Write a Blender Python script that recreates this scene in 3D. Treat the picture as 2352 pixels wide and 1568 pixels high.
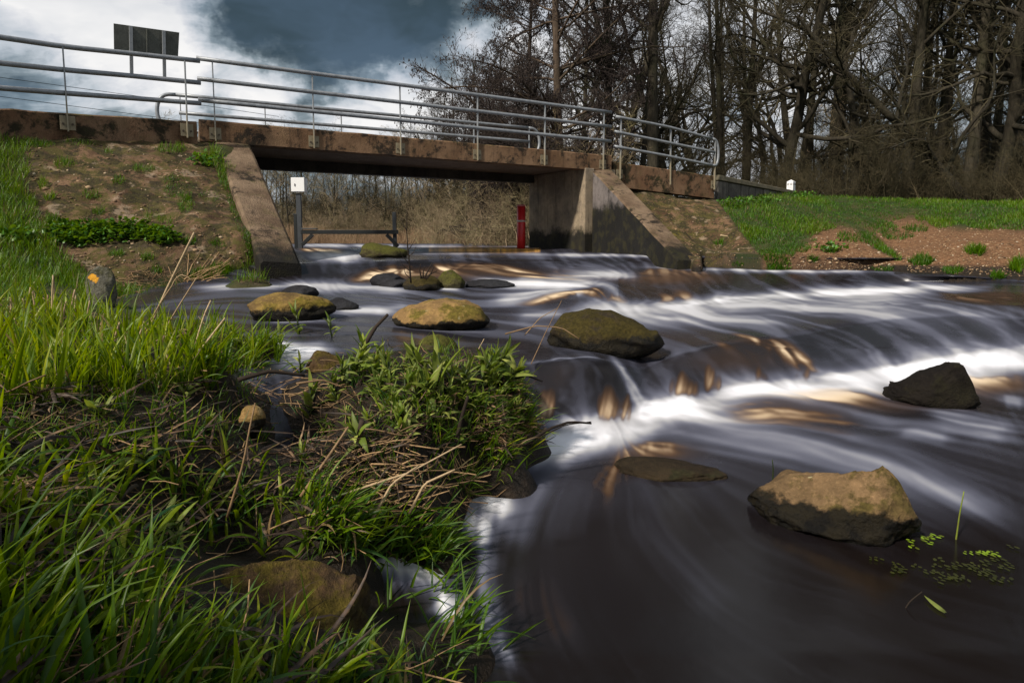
import bpy, math, random
import numpy as np
from mathutils import Vector, noise as mnoise

# ---------------------------------------------------------------- scene, camera, sky, sun
SC = bpy.context.scene
COL = SC.collection
for o in list(bpy.data.objects):
    bpy.data.objects.remove(o, do_unlink=True)
rng = np.random.default_rng(7)

CAM_Z = 1.30                       # the photographer stands low on the bank
F, CX, CY, VH = 1400.0, 1176.0, 683.0, 552.4   # focal length and centre in photo units (2352 wide)
TH = math.atan(130.6 / F)
cam = bpy.data.cameras.new('camera')
cam_o = bpy.data.objects.new('camera', cam)
COL.objects.link(cam_o)
cam.sensor_width = 36.0
cam.lens = 36.0 * F / 2352.0
cam.shift_y = -(784.0 - CY) / 2352.0
cam.clip_start, cam.clip_end = 0.05, 3000.0
cam_o.location = (0, 0, CAM_Z)
cam_o.rotation_euler = (math.pi / 2 - TH, 0, 0)
SC.camera = cam_o

SC.view_settings.view_transform = 'Standard'
SC.view_settings.look = 'None'
SC.view_settings.exposure = 0.9
SC.view_settings.gamma = 1.0
SC.view_settings.use_curve_mapping = False
SC.cycles.max_bounces = 8
SC.cycles.transparent_max_bounces = 16
SC.cycles.caustics_reflective = False
SC.cycles.caustics_refractive = False

SUN_DIR = Vector((-0.52, -0.54, 0.66)).normalized()     # towards the sun
sun = bpy.data.lights.new('sun', 'SUN')
sun.energy = 3.0
sun.angle = math.radians(4)
sun.color = (1.0, 0.92, 0.80)
sun_o = bpy.data.objects.new('sun', sun)
COL.objects.link(sun_o)
sun_o.rotation_euler = SUN_DIR.to_track_quat('Z', 'Y').to_euler()
SUN_EL = math.asin(SUN_DIR.z)
SUN_ROT = math.atan2(SUN_DIR.x, SUN_DIR.y)

cT, sT = math.cos(TH), math.sin(TH)
def ray(u, v):
    x = (np.asarray(u, float) - CX) / F
    y = -(np.asarray(v, float) - CY) / F
    return x, cT + y * sT, y * cT - sT
def pt(u, v, Y):
    x, ry, rz = ray(u, v)
    t = Y / ry
    return (float(x * t), float(Y), float(CAM_Z + rz * t))
def ptz(u, v, z):
    x, ry, rz = ray(u, v)
    t = (z - CAM_Z) / rz
    return (float(x * t), float(ry * t), float(z))
def proj(X, Y, Z):
    """photo coordinates of world points (used to decide which ground is bare, mossy or grown over)"""
    dz = np.asarray(Z) - CAM_Z
    fwd = Y * cT - dz * sT
    up = Y * sT + dz * cT
    return CX + F * X / fwd, CY - F * up / fwd

# ---------------------------------------------------------------- node helper
class NT:
    def __init__(self, tree):
        self.t = tree; self.n = tree.nodes; self.l = tree.links
        self.n.clear()
    def new(self, kind, **kw):
        nd = self.n.new(kind)
        for k, v in kw.items(): setattr(nd, k, v)
        return nd
    def put(self, sock, v):
        if hasattr(v, 'is_output'): self.l.new(v, sock)
        elif v is not None:
            if isinstance(v, (tuple, list)) and len(v) == 3 and sock.type == 'RGBA': v = (*v, 1)
            sock.default_value = v
    def coord(self, which='Object'):
        return self.new('ShaderNodeTexCoord').outputs[which]
    def pos(self):
        return self.new('ShaderNodeNewGeometry').outputs['Position']
    def normal(self):
        return self.new('ShaderNodeNewGeometry').outputs['Normal']
    def mapping(self, vec, scale=(1, 1, 1), loc=(0, 0, 0), rot=(0, 0, 0)):
        m = self.new('ShaderNodeMapping'); self.put(m.inputs['Vector'], vec)
        m.inputs['Scale'].default_value = scale; m.inputs['Location'].default_value = loc; m.inputs['Rotation'].default_value = rot
        return m.outputs[0]
    def noise(self, vec, scale, detail=4, rough=.55, dist=0, color=False):
        nd = self.new('ShaderNodeTexNoise'); self.put(nd.inputs['Vector'], vec)
        nd.inputs['Scale'].default_value = scale; nd.inputs['Detail'].default_value = detail
        nd.inputs['Roughness'].default_value = rough; nd.inputs['Distortion'].default_value = dist
        return nd.outputs['Color' if color else 'Fac']
    def voro(self, vec, scale, feature='F1', out='Distance', rnd=1):
        nd = self.new('ShaderNodeTexVoronoi', feature=feature); self.put(nd.inputs['Vector'], vec)
        nd.inputs['Scale'].default_value = scale; nd.inputs['Randomness'].default_value = rnd
        return nd.outputs[out]
    def math(self, op, a, b=0.0, c=None, clamp=False):
        nd = self.new('ShaderNodeMath', operation=op, use_clamp=clamp)
        self.put(nd.inputs[0], a); self.put(nd.inputs[1], b)
        if c is not None: self.put(nd.inputs[2], c)
        return nd.outputs[0]
    def vmath(self, op, a, b):
        nd = self.new('ShaderNodeVectorMath', operation=op)
        self.put(nd.inputs[0], a); self.put(nd.inputs[1], b)
        return nd.outputs['Value' if op in ('DOT_PRODUCT', 'LENGTH') else 0]
    def remap(self, v, a, b, c=0.0, d=1.0, smooth=True):
        nd = self.new('ShaderNodeMapRange', interpolation_type='SMOOTHSTEP' if smooth else 'LINEAR')
        self.put(nd.inputs[0], v)
        for i, x in enumerate((a, b, c, d)): nd.inputs[i + 1].default_value = x
        return nd.outputs[0]
    def mix(self, f, a, b, blend='MIX'):
        nd = self.new('ShaderNodeMix', data_type='RGBA', blend_type=blend)
        self.put(nd.inputs[0], f); self.put(nd.inputs[6], a); self.put(nd.inputs[7], b)
        return nd.outputs[2]
    def ramp(self, f, stops, interp='LINEAR'):
        nd = self.new('ShaderNodeValToRGB'); nd.color_ramp.interpolation = interp
        e = nd.color_ramp.elements
        while len(e) > 1: e.remove(e[-1])
        for i, (p, c) in enumerate(stops):
            k = e[0] if i == 0 else e.new(p)
            k.position = p; k.color = (*c, 1) if len(c) == 3 else c
        self.put(nd.inputs[0], f)
        return nd.outputs[0]
    def attr(self, name, out='Color'):
        return self.new('ShaderNodeAttribute', attribute_name=name).outputs[out]
    def sep(self, c):
        nd = self.new('ShaderNodeSeparateXYZ'); self.put(nd.inputs[0], c); return nd.outputs
    def comb(self, x, y, z):
        nd = self.new('ShaderNodeCombineXYZ')
        for i, q in enumerate((x, y, z)): self.put(nd.inputs[i], q)
        return nd.outputs[0]
    def hsv(self, c, h=.5, s=1, v=1):
        nd = self.new('ShaderNodeHueSaturation'); self.put(nd.inputs['Color'], c)
        self.put(nd.inputs['Hue'], h); self.put(nd.inputs['Saturation'], s); self.put(nd.inputs['Value'], v)
        return nd.outputs[0]
    def bump(self, h, strength=.5, dist=.02):
        nd = self.new('ShaderNodeBump'); self.put(nd.inputs['Height'], h)
        nd.inputs['Strength'].default_value = strength; nd.inputs['Distance'].default_value = dist
        return nd.outputs[0]
    def rnd(self):
        return self.new('ShaderNodeObjectInfo').outputs['Random']
    def out(self, col, rough=.8, metal=0.0, normal=None, spec=.5, ior=1.45, trans=None):
        p = self.new('ShaderNodeBsdfPrincipled')
        self.put(p.inputs['Base Color'], col); self.put(p.inputs['Roughness'], rough); self.put(p.inputs['Metallic'], metal)
        self.put(p.inputs['Specular IOR Level'], spec); self.put(p.inputs['IOR'], ior)
        if normal is not None: self.put(p.inputs['Normal'], normal)
        o = self.new('ShaderNodeOutputMaterial')
        if trans is not None:
            tr = self.new('ShaderNodeBsdfTranslucent'); self.put(tr.inputs['Color'], trans[1])
            m = self.new('ShaderNodeMixShader'); m.inputs[0].default_value = trans[0]
            self.l.new(p.outputs[0], m.inputs[1]); self.l.new(tr.outputs[0], m.inputs[2]); self.l.new(m.outputs[0], o.inputs[0])
        else: self.l.new(p.outputs[0], o.inputs[0])
        return p
def material(name):
    m = bpy.data.materials.new(name); m.use_nodes = True
    return m, NT(m.node_tree)

# ---------------------------------------------------------------- sky: broken cloud over a clear Nishita sky
world = bpy.data.worlds.new('World'); SC.world = world; world.use_nodes = True
w = NT(world.node_tree)
d = w.vmath('NORMALIZE', w.coord('Generated'), (0, 0, 0))
nd = w.new('ShaderNodeTexSky', sky_type='NISHITA', sun_disc=False)
nd.sun_elevation, nd.sun_rotation = SUN_EL, SUN_ROT
sx, sy, sz = w.sep(d)[:3]
zz = w.math('ADD', w.math('MAXIMUM', sz, 0.0), 0.22)
flat = w.comb(w.math('DIVIDE', sx, zz), w.math('DIVIDE', sy, zz), 0.0)
warp = w.noise(flat, 0.9, 5, .6, color=True)
flatw = w.vmath('ADD', flat, w.vmath('MULTIPLY', w.vmath('SUBTRACT', warp, (.5, .5, .5)), (.9, .9, .9)))
big = w.noise(flatw, 0.62, 6, .52)
fine = w.noise(w.vmath('MULTIPLY', flatw, (1, 1.6, 1)), 2.6, 9, .64)
dens = w.math('ADD', w.math('MULTIPLY', big, .62), w.math('MULTIPLY', fine, .38))
dw = w.vmath('NORMALIZE', w.vmath('ADD', d, w.vmath('MULTIPLY', w.vmath('SUBTRACT', w.noise(d, 5.0, 6, .6, color=True), (.5, .5, .5)), (.30, .30, .24))), (0, 0, 0))
def skydir(u, v):
    return tuple(Vector([float(q) for q in ray(u, v)]).normalized())
def blob(u, v, inner, outer, amount):
    c = w.vmath('DOT_PRODUCT', dw, skydir(u, v))
    return w.remap(c, math.cos(math.radians(outer)), math.cos(math.radians(inner)), 0, amount)
light = w.math('MULTIPLY_ADD', w.math('SUBTRACT', dens, .5), 2.9, .55)     # 0 dark cloud base, 1 bright cloud
for a in ((720, 40, 0, 8.5, -.42), (940, 40, 0, 8.5, -.42), (500, 10, 0, 7, -.30), (820, 95, 0, 6, -.20), (620, 50, 0, 6, -.2), (1040, 60, 0, 6, -.25), (430, 0, 0, 6, -.35), (100, 235, 0, 8.0, -.32), (380, 240, 0, 6, -.18), (-200, 235, 0, 9, -.3),
          (150, 60, 2, 11, .50), (330, 100, 1, 7, .35), (900, 230, 0, 6, .45), (600, 215, 0, 5, .4), (1080, 180, 1, 7, .40), (1500, 150, 5, 20, .30), (2100, 250, 5, 20, .1)):
    light = w.math('ADD', light, blob(*a))
cloud = w.ramp(light, [(0, (.023, .038, .049)), (.2, (.043, .061, .074)), (.42, (.125, .155, .174)), (.62, (.30, .325, .35)), (.82, (.42, .425, .44)), (1, (.51, .505, .50))])
cover = w.remap(w.noise(flatw, 1.1, 5, .55), .36, .56, .72, 1.0)
b1 = w.new('ShaderNodeBackground'); w.put(b1.inputs[0], nd.outputs[0]); b1.inputs[1].default_value = .05
b2 = w.new('ShaderNodeBackground'); w.put(b2.inputs[0], cloud); b2.inputs[1].default_value = 1.0
ms = w.new('ShaderNodeMixShader'); w.put(ms.inputs[0], cover)
w.l.new(b1.outputs[0], ms.inputs[1]); w.l.new(b2.outputs[0], ms.inputs[2])
wo = w.new('ShaderNodeOutputWorld'); w.l.new(ms.outputs[0], wo.inputs[0])

# ---------------------------------------------------------------- mesh helpers
def mk(name, V, faces, mat=None, parent=None, smooth=True, attrs=None, loc=None):
    """faces: one index array (n,3) or (n,4), or a list of such arrays"""
    me = bpy.data.meshes.new(name)
    V = np.asarray(V, np.float32).reshape(-1, 3)
    fl = faces if isinstance(faces, list) else [faces]
    fl = [np.asarray(f, np.int32) for f in fl if len(f)]
    idx = np.concatenate([f.ravel() for f in fl]); tot = np.concatenate([np.full(len(f), f.shape[1], np.int32) for f in fl])
    start = np.concatenate([[0], np.cumsum(tot)[:-1]]).astype(np.int32)
    me.vertices.add(len(V)); me.vertices.foreach_set('co', V.ravel())
    me.loops.add(len(idx)); me.loops.foreach_set('vertex_index', idx)
    me.polygons.add(len(tot)); me.polygons.foreach_set('loop_start', start); me.polygons.foreach_set('loop_total', tot)
    me.polygons.foreach_set('use_smooth', np.full(len(tot), smooth))
    for k, a in (attrs or {}).items():
        a = np.asarray(a, np.float32)
        if a.ndim == 1:
            me.attributes.new(k, 'FLOAT', 'POINT').data.foreach_set('value', a)
        else:
            if a.shape[1] == 3: a = np.concatenate([a, np.ones((len(a), 1), np.float32)], 1)
            me.attributes.new(k, 'FLOAT_COLOR', 'POINT').data.foreach_set('color', a.ravel())
    me.update(calc_edges=True)
    if mat: me.materials.append(mat)
    o = bpy.data.objects.new(name, me); COL.objects.link(o)
    if parent: o.parent = parent
    if loc is not None: o.location = loc
    return o
def tag(o, label=None, cat=None, group=None, kind=None):
    for k, v in (('label', label), ('category', cat), ('group', group), ('kind', kind)):
        if v: o[k] = v
    return o
def empty(name, loc=(0, 0, 0), rz=0.0):
    o = bpy.data.objects.new(name, None); COL.objects.link(o); o.empty_display_size = .2
    o.location = loc; o.rotation_euler = (0, 0, rz)
    return o
def dup(root, loc=None, rz=None, scale=None):
    r = root.copy(); COL.objects.link(r)
    for ch in root.children:
        c = ch.copy(); COL.objects.link(c); c.parent = r
        for g in ch.children:
            q = g.copy(); COL.objects.link(q); q.parent = c
    if loc is not None: r.location = loc
    if rz is not None: r.rotation_euler = (0, 0, rz)
    if scale is not None: r.scale = (scale,) * 3 if np.isscalar(scale) else scale
    return r
QUADS = np.array([[0, 3, 2, 1], [4, 5, 6, 7], [0, 1, 5, 4], [1, 2, 6, 5], [2, 3, 7, 6], [3, 0, 4, 7]])
def hexa(name, eight, mat, parent=None, bevel=0.0, seg=2):
    """eight corners: bottom ring then top ring"""
    o = mk(name, eight, QUADS, mat, parent, smooth=False)
    me = o.data
    import bmesh
    bm = bmesh.new(); bm.from_mesh(me); bmesh.ops.recalc_face_normals(bm, faces=bm.faces)
    if bevel: bmesh.ops.bevel(bm, geom=bm.edges[:], offset=bevel, segments=seg, profile=.5, affect='EDGES')
    bm.to_mesh(me); bm.free()
    return o
def boxpts(c, ax, ay, az):
    c, ax, ay, az = (np.asarray(q, float) for q in (c, ax, ay, az))
    return [c + sx * ax + sy * ay + sz * az for sz in (-1, 1) for sx, sy in ((-1, -1), (1, -1), (1, 1), (-1, 1))]
def prism(name, ring_a, ring_b, mat, parent=None, bevel=0.0):
    """solid between two polygons with the same number of corners"""
    import bmesh
    bm = bmesh.new()
    a = [bm.verts.new(p) for p in ring_a]; b = [bm.verts.new(p) for p in ring_b]
    n = len(a)
    bm.faces.new(a); bm.faces.new(b[::-1])
    for i in range(n): bm.faces.new((a[i], a[(i + 1) % n], b[(i + 1) % n], b[i]))
    bmesh.ops.recalc_face_normals(bm, faces=bm.faces)
    if bevel: bmesh.ops.bevel(bm, geom=bm.edges[:], offset=bevel, segments=2, profile=.5, affect='EDGES')
    me = bpy.data.meshes.new(name); bm.to_mesh(me); bm.free(); me.materials.append(mat)
    o = bpy.data.objects.new(name, me); COL.objects.link(o)
    if parent: o.parent = parent
    return o
def tubes(P, R, k=6, cap=False):
    """P (M,n,3) centre lines, R (M,n) radii -> vertices, list of faces"""
    P = np.asarray(P, float); R = np.asarray(R, float)
    M, n, _ = P.shape
    T = np.gradient(P, axis=1) if n > 2 else np.repeat(P[:, 1:] - P[:, :1], 2, axis=1)
    T /= np.linalg.norm(T, axis=2, keepdims=True) + 1e-9
    av = np.abs(T.mean(1)); ref = np.zeros((M, 3)); ref[np.arange(M), av.argmin(1)] = 1
    U = np.cross(T, ref[:, None, :]); U /= np.linalg.norm(U, axis=2, keepdims=True) + 1e-9
    W = np.cross(T, U)
    a = np.arange(k) / k * 2 * np.pi
    V = P[:, :, None] + R[:, :, None, None] * (np.cos(a)[:, None] * U[:, :, None] + np.sin(a)[:, None] * W[:, :, None])
    base = (np.arange(M) * n * k)[:, None, None] + (np.arange(n - 1) * k)[None, :, None]
    j = np.arange(k)[None, None]; j2 = (j + 1) % k
    Fq = np.stack([base + j, base + j2, base + k + j2, base + k + j], -1).reshape(-1, 4)
    V = V.reshape(-1, 3); faces = [Fq]
    if cap:
        nv = len(V)
        V = np.concatenate([V, P[:, 0], P[:, -1]])
        b0 = (np.arange(M) * n * k)[:, None]; j = np.arange(k)[None]; j2 = (j + 1) % k
        c0 = nv + np.arange(M)[:, None] + 0 * j; c1 = nv + M + np.arange(M)[:, None] + 0 * j
        e0 = b0 + (n - 1) * k
        faces.append(np.concatenate([np.stack([b0 + j2, b0 + j, c0], -1).reshape(-1, 3), np.stack([e0 + j, e0 + j2, c1], -1).reshape(-1, 3)]))
    return V, faces
def join(parts):
    Vs, q, t, off = [], [], [], 0
    for V, fl in parts:
        for f in (fl if isinstance(fl, list) else [fl]):
            (q if f.shape[1] == 4 else t).append(np.asarray(f) + off)
        Vs.append(V); off += len(V)
    return np.concatenate(Vs), [np.concatenate(x) for x in (q, t) if x]
def pipe(name, pts, r, mat, parent=None, k=12, cap=True):
    P = np.array([pts], float)
    R = np.full(P.shape[:2], r) if np.isscalar(r) else np.array([r], float)
    V, f = tubes(P, R, k, cap)
    return mk(name, V, f, mat, parent)
def inpoly(u, v, poly):
    u = np.asarray(u); v = np.asarray(v); c = np.zeros(u.shape, bool)
    n = len(poly)
    for i in range(n):
        (x1, y1), (x2, y2) = poly[i], poly[(i + 1) % n]
        if y1 == y2: continue
        k = ((v < y1) != (v < y2)) & (u < (x2 - x1) * (v - y1) / (y2 - y1) + x1)
        c ^= k
    return c
def gridnoise(X, Y, scale, seed, octaves=4):
    """cheap smooth value noise on arrays"""
    out = np.zeros(np.shape(X)); amp = 1.0; tot = 0
    for o_ in range(octaves):
        r = np.random.default_rng(seed * 17 + o_); G = r.random((256, 256))
        x = np.asarray(X) * scale * 2 ** o_ + 91.3 * o_; y = np.asarray(Y) * scale * 2 ** o_ + 37.7 * o_
        xi = np.floor(x).astype(int); yi = np.floor(y).astype(int); fx = x - xi; fy = y - yi
        fx = fx * fx * (3 - 2 * fx); fy = fy * fy * (3 - 2 * fy)
        g = lambda a, b: G[a % 256, b % 256]
        out += amp * ((g(xi, yi) * (1 - fx) + g(xi + 1, yi) * fx) * (1 - fy) + (g(xi, yi + 1) * (1 - fx) + g(xi + 1, yi + 1) * fx) * fy)
        tot += amp; amp *= .5
    return out / tot

# ---------------------------------------------------------------- materials
def mat_rail():
    m, n = material('galvanised_steel')
    p = n.coord('Object')
    a = n.noise(p, 9, 5, .6); b = n.noise(p, 60, 3, .6)
    c = n.ramp(a, [(.3, (.17, .185, .20)), (.6, (.27, .29, .32)), (.8, (.22, .21, .20))])
    c = n.mix(n.math('MULTIPLY', b, .35), c, (.12, .11, .10))
    n.out(c, n.remap(a, .3, .7, .38, .6), metal=.35, normal=n.bump(b, .15, .004))
    return m
def mat_post():
    m, n = material('post_steel')
    p = n.pos()
    a = n.noise(p, 7, 5, .65)
    z = n.sep(p)[2]
    low = n.remap(n.math('ADD', z, n.math('MULTIPLY', a, .35)), 3.75, 4.25, 1, 0)
    c = n.ramp(a, [(.3, (.19, .20, .21)), (.7, (.28, .29, .30))])
    c = n.mix(n.math('MULTIPLY', low, .8), c, (.26, .21, .12))  # posts turn tan towards the foot
    n.out(c, .55, metal=.3)
    return m
def mat_concrete(name, base, light, dark, patch=.5, streak=.4, moss=.5, wet_z=None, zmid=None, scale=1.0, pit=.5):
    m, n = material(name)
    p = n.pos()
    if scale != 1: p = n.mapping(p, (scale,) * 3)
    a = n.noise(p, 1.3, 6, .62); b = n.noise(p, 6, 6, .7); g = n.noise(p, 55, 4, .7)
    c = n.mix(n.remap(a, .32, .68), base, light)
    c = n.mix(n.remap(b, .40, .75, 0, .55), c, tuple(x * .45 for x in base))
    c = n.mix(n.math('MULTIPLY', n.remap(g, .5, .72), .5), c, light)
    c = n.mix(n.math('MULTIPLY', n.remap(n.voro(p, 30), .08, .16, 1, 0), n.remap(n.noise(p, 7, 3), .45, .6, 0, .7)), c, tuple(min(1, x * 1.35) for x in light))
    # dark lichen patches with ragged edges
    pl = n.math('ADD', n.math('MULTIPLY', n.noise(p, 1.9, 8, .72, .4), .7), n.math('MULTIPLY', b, .3))
    pm = n.remap(pl, .655 - .22 * patch, .73 - .20 * patch)
    c = n.mix(n.math('MULTIPLY', pm, .92), c, dark)
    # runs of dirt down the face
    st = n.noise(n.mapping(p, (5, 5, .35)), 1.6, 5, .65)
    c = n.mix(n.math('MULTIPLY', n.remap(st, .50, .72), streak), c, tuple(x * .6 for x in dark))
    nz = n.sep(n.normal())[2]
    mo = n.math('MULTIPLY', n.remap(n.noise(p, 2.7, 7, .7), .5, .66), n.remap(nz, .2, .8, .25, 1))
    c = n.mix(n.math('MULTIPLY', mo, moss), c, (.075, .072, .016))
    rough = .85
    if wet_z is not None:
        z = n.sep(n.pos())[2]
        wl = n.math('ADD', z, n.math('MULTIPLY', n.noise(n.pos(), 2.3, 6, .65), -.9))
        wm = n.remap(wl, wet_z - .5, wet_z - .22, 1, 0)
        ws = n.mix(n.remap(n.noise(n.pos(), 3.5, 5, .6), .45, .65), (.006, .006, .005), (.022, .020, .008))
        c = n.mix(n.math('MULTIPLY', wm, .96), c, ws)
    h = n.math('ADD', n.math('MULTIPLY', b, .5), n.math('MULTIPLY', g, .35))
    h = n.math('ADD', h, n.math('MULTIPLY', n.voro(p, 38), .25))
    n.out(c, rough, normal=n.bump(h, pit, .03), spec=.25)
    return m
def mat_plain(name, col, rough=.6, metal=0.0, var=.25, scale=8, bump=.1):
    m, n = material(name)
    p = n.coord('Object')
    a = n.noise(p, scale, 5, .6)
    c = n.mix(a, tuple(x * (1 - var) for x in col), tuple(min(1, x * (1 + var)) for x in col))
    n.out(c, rough, metal=metal, normal=n.bump(n.noise(p, scale * 6, 3), bump, .01))
    return m
def mat_bark(name, a_, b_, c_):
    m, n = material(name)
    p = n.coord('Object')
    a = n.noise(n.mapping(p, (6, 6, 1.2)), 2.2, 6, .65); b = n.noise(p, .35, 4, .6)
    c = n.ramp(a, [(.3, a_), (.6, b_)])
    c = n.mix(n.remap(b, .45, .65, 0, .7), c, c_)
    c = n.hsv(c, .5, 1, n.math('ADD', .75, n.math('MULTIPLY', n.rnd(), .5)))
    n.out(c, .9, normal=n.bump(a, .6, .03), spec=.2)
    return m
def mat_twig(name, a_, b_):
    m, n = material(name)
    p = n.coord('Object')
    c = n.mix(n.remap(n.noise(p, .6, 4, .6), .35, .65), a_, b_)
    c = n.hsv(c, .5, 1, n.math('ADD', .75, n.math('MULTIPLY', n.rnd(), .5)))
    n.out(c, .85, spec=.2)
    return m
def mat_blade(name, stops, trans=.35, dry=.0, tcol=(.16, .24, .03), rough=.42, vary=False):
    """tint attribute: r random per blade, g position along it, b second random"""
    m, n = material(name)
    t = n.sep(n.attr('tint', 'Vector'))
    c = n.ramp(t[0], stops)
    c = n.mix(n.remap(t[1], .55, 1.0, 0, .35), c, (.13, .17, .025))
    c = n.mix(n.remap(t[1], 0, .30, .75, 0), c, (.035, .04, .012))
    pv = n.noise(n.pos(), 60, 3, .6)
    c = n.hsv(c, .5, 1.05, n.math('ADD', .66, n.math('ADD', n.math('MULTIPLY', t[2], .45), n.math('MULTIPLY', pv, .3))))
    if vary: c = n.hsv(n.mix(n.remap(n.noise(n.pos(), 35, 4, .6), .58, .66, 0, .55), c, (.17, .13, .03)), n.math('MULTIPLY_ADD', n.rnd(), -.035, .512), 1.0, n.math('MULTIPLY_ADD', n.rnd(), .7, .55))
    if dry: c = n.mix(n.remap(t[2], 1 - dry, 1 - dry + .02), c, (.23, .15, .07))
    n.out(c, rough, spec=.4, trans=(trans, n.hsv(n.mix(.5, c, tcol), .49, 1.1, 1.25)))
    return m
def mat_straw(name, a_=(.42, .27, .13), b_=(.16, .09, .045)):
    m, n = material(name)
    t = n.sep(n.attr('tint', 'Vector'))
    c = n.mix(t[0], b_, a_)
    c = n.mix(n.remap(n.noise(n.pos(), 90, 3, .6), .5, .7, 0, .5), c, tuple(x * .35 for x in b_))
    n.out(c, .6, spec=.3)
    return m
def mat_rock(name, top, side, moss, wet=1.0, mossy=.5, lichen=.0, lich=(.42, .36, .20), spot=None):
    """'wet' attribute: height above the water line as a share of the stone"""
    m, n = material(name)
    p = n.coord('Object')
    a = n.noise(p, 2.6, 7, .65); b = n.noise(p, 9, 6, .72); g = n.noise(p, 42, 5, .75)
    c = n.mix(n.remap(a, .38, .62), side, top)
    c = n.mix(n.remap(b, .45, .70, 0, .6), c, tuple(x * .42 for x in side))
    c = n.mix(n.remap(g, .52, .75, 0, .5), c, tuple(min(1, x * 1.6) for x in top))
    nz = n.sep(n.normal())[2]
    mo = n.math('MULTIPLY', n.remap(n.noise(p, 3.2, 7, .7), .62 - .3 * mossy, .72 - .3 * mossy), n.remap(nz, -.2, .6, .3, 1))
    c = n.mix(n.math('MULTIPLY', mo, .9), c, n.mix(n.remap(g, .35, .65), tuple(x * .45 for x in moss), moss))
    if lichen:
        v = n.voro(n.vmath('ADD', p, n.vmath('MULTIPLY', n.noise(p, 14, 4, .6, color=True), (.07, .07, .07))), 9)
        sp = n.math('MULTIPLY', n.remap(v, .10, .17, 1, 0), n.remap(n.noise(p, 4, 3), .42, .55))
        c = n.mix(n.math('MULTIPLY', sp, lichen), c, lich)
    if spot:      # one bright lichen patch
        q = n.vmath('SUBTRACT', n.vmath('ADD', p, n.vmath('MULTIPLY', n.vmath('SUBTRACT', n.noise(p, 22, 4, .6, color=True), (.5, .5, .5)), (.09, .09, .09))), spot[:3])
        c = n.mix(n.remap(n.vmath('LENGTH', n.vmath('MULTIPLY', q, (1, .3, 1)), (0, 0, 0)), spot[3] * .8, spot[3], 1, 0), c, (.62, .30, .03))
    wv = n.attr('wet', 'Fac')
    wl = n.math('ADD', wv, n.math('ADD', n.math('MULTIPLY', n.math('SUBTRACT', n.noise(p, 4.5, 6, .65), .5), -.62), n.math('MULTIPLY', n.math('SUBTRACT', b, .5), -.25)))
    wm = n.math('MULTIPLY', n.remap(wl, .22 * wet, .29 * wet, 1, 0), min(1, wet))
    dark = n.mix(n.remap(b, .4, .6), (.0035, .003, .0025), (.014, .011, .006))
    c = n.mix(wm, c, dark)
    h = n.math('ADD', n.math('MULTIPLY', b, .55), n.math('MULTIPLY', g, .45))
    n.out(c, n.mix(wm, (.85,) * 3, (.48,) * 3), normal=n.bump(h, .95, .035), spec=.16)
    return m

M = {}
M['rail'] = mat_rail(); M['post'] = mat_post()
M['fascia'] = mat_concrete('stained_fascia_concrete', (.115, .062, .032), (.205, .125, .072), (.014, .011, .008), patch=.74, streak=.45, moss=.35)
M['wing'] = mat_concrete('wing_wall_concrete', (.098, .062, .038), (.215, .150, .098), (.014, .010, .006), patch=.60, streak=.15, moss=.35, wet_z=1.12, pit=1.6)
M['wall'] = mat_concrete('abutment_concrete', (.17, .138, .105), (.32, .25, .17), (.03, .024, .017), patch=.25, streak=.5, moss=.6, wet_z=1.5)
M['wingface'] = mat_concrete('wing_face_concrete', (.115, .098, .095), (.19, .165, .155), (.02, .017, .012), patch=.40, streak=.5, moss=.2, wet_z=2.15)
M['soffit'] = mat_concrete('soffit_concrete', (.14, .105, .075), (.19, .15, .11), (.03, .025, .02), patch=.1, streak=.1, moss=.05, pit=.3)
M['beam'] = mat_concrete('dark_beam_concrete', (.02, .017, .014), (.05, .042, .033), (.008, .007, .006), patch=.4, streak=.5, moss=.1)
M['kerb'] = mat_concrete('approach_concrete', (.12, .062, .033), (.20, .125, .075), (.014, .013, .006), patch=.85, streak=.35, moss=.8)
M['panel'] = mat_concrete('grey_panel_concrete', (.075, .068, .062), (.15, .135, .12), (.025, .022, .02), patch=.3, streak=.6, moss=.3)
M['coping'] = mat_concrete('coping_concrete', (.10, .088, .062), (.20, .17, .12), (.03, .028, .018), patch=.4, streak=.1, moss=.8)
M['plate'] = mat_plain('bolted_plate_steel', (.20, .165, .105), .6, .2, .4, 12)
M['bolt'] = mat_plain('rusty_bolt', (.07, .05, .035), .6, .4)
M['sign_back'] = mat_concrete('weathered_sign_back', (.075, .078, .070), (.105, .108, .095), (.045, .047, .038), patch=.3, streak=.5, moss=.35, pit=.1)
M['black_steel'] = mat_plain('black_painted_steel', (.014, .016, .017), .45, .1, .4, 6)
M['grey_steel'] = mat_plain('dark_grey_steel', (.05, .055, .062), .45, .2, .4, 6)
M['white_box'] = mat_plain('white_enamel', (.78, .78, .79), .35, 0, .04, 3, .02)
M['ink'] = mat_plain('dark_ink', (.05, .045, .055), .6, 0, .1)
M['inkpale'] = mat_plain('pale_grey_ink', (.42, .42, .46), .6, 0, .1)
M['red'] = mat_plain('red_paint', (.42, .012, .014), .38, 0, .3, 5)
M['redtop'] = mat_plain('faded_red_cap', (.42, .12, .12), .6, 0, .3, 5)
M['band'] = mat_plain('grey_band', (.38, .33, .30), .5, 0, .3, 9)
M['bark'] = mat_bark('grey_brown_bark', (.014, .012, .008), (.044, .037, .026), (.030, .033, .013))
M['bark_alder'] = mat_bark('warm_alder_bark', (.03, .021, .015), (.085, .06, .042), (.055, .045, .028))
M['twig'] = mat_twig('brown_twigs', (.036, .030, .020), (.055, .047, .025))
M['twig_alder'] = mat_twig('purple_brown_twigs', (.036, .027, .025), (.046, .036, .031))
M['twig_bush'] = mat_twig('thicket_twigs', (.27, .20, .13), (.22, .19, .10))
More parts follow.
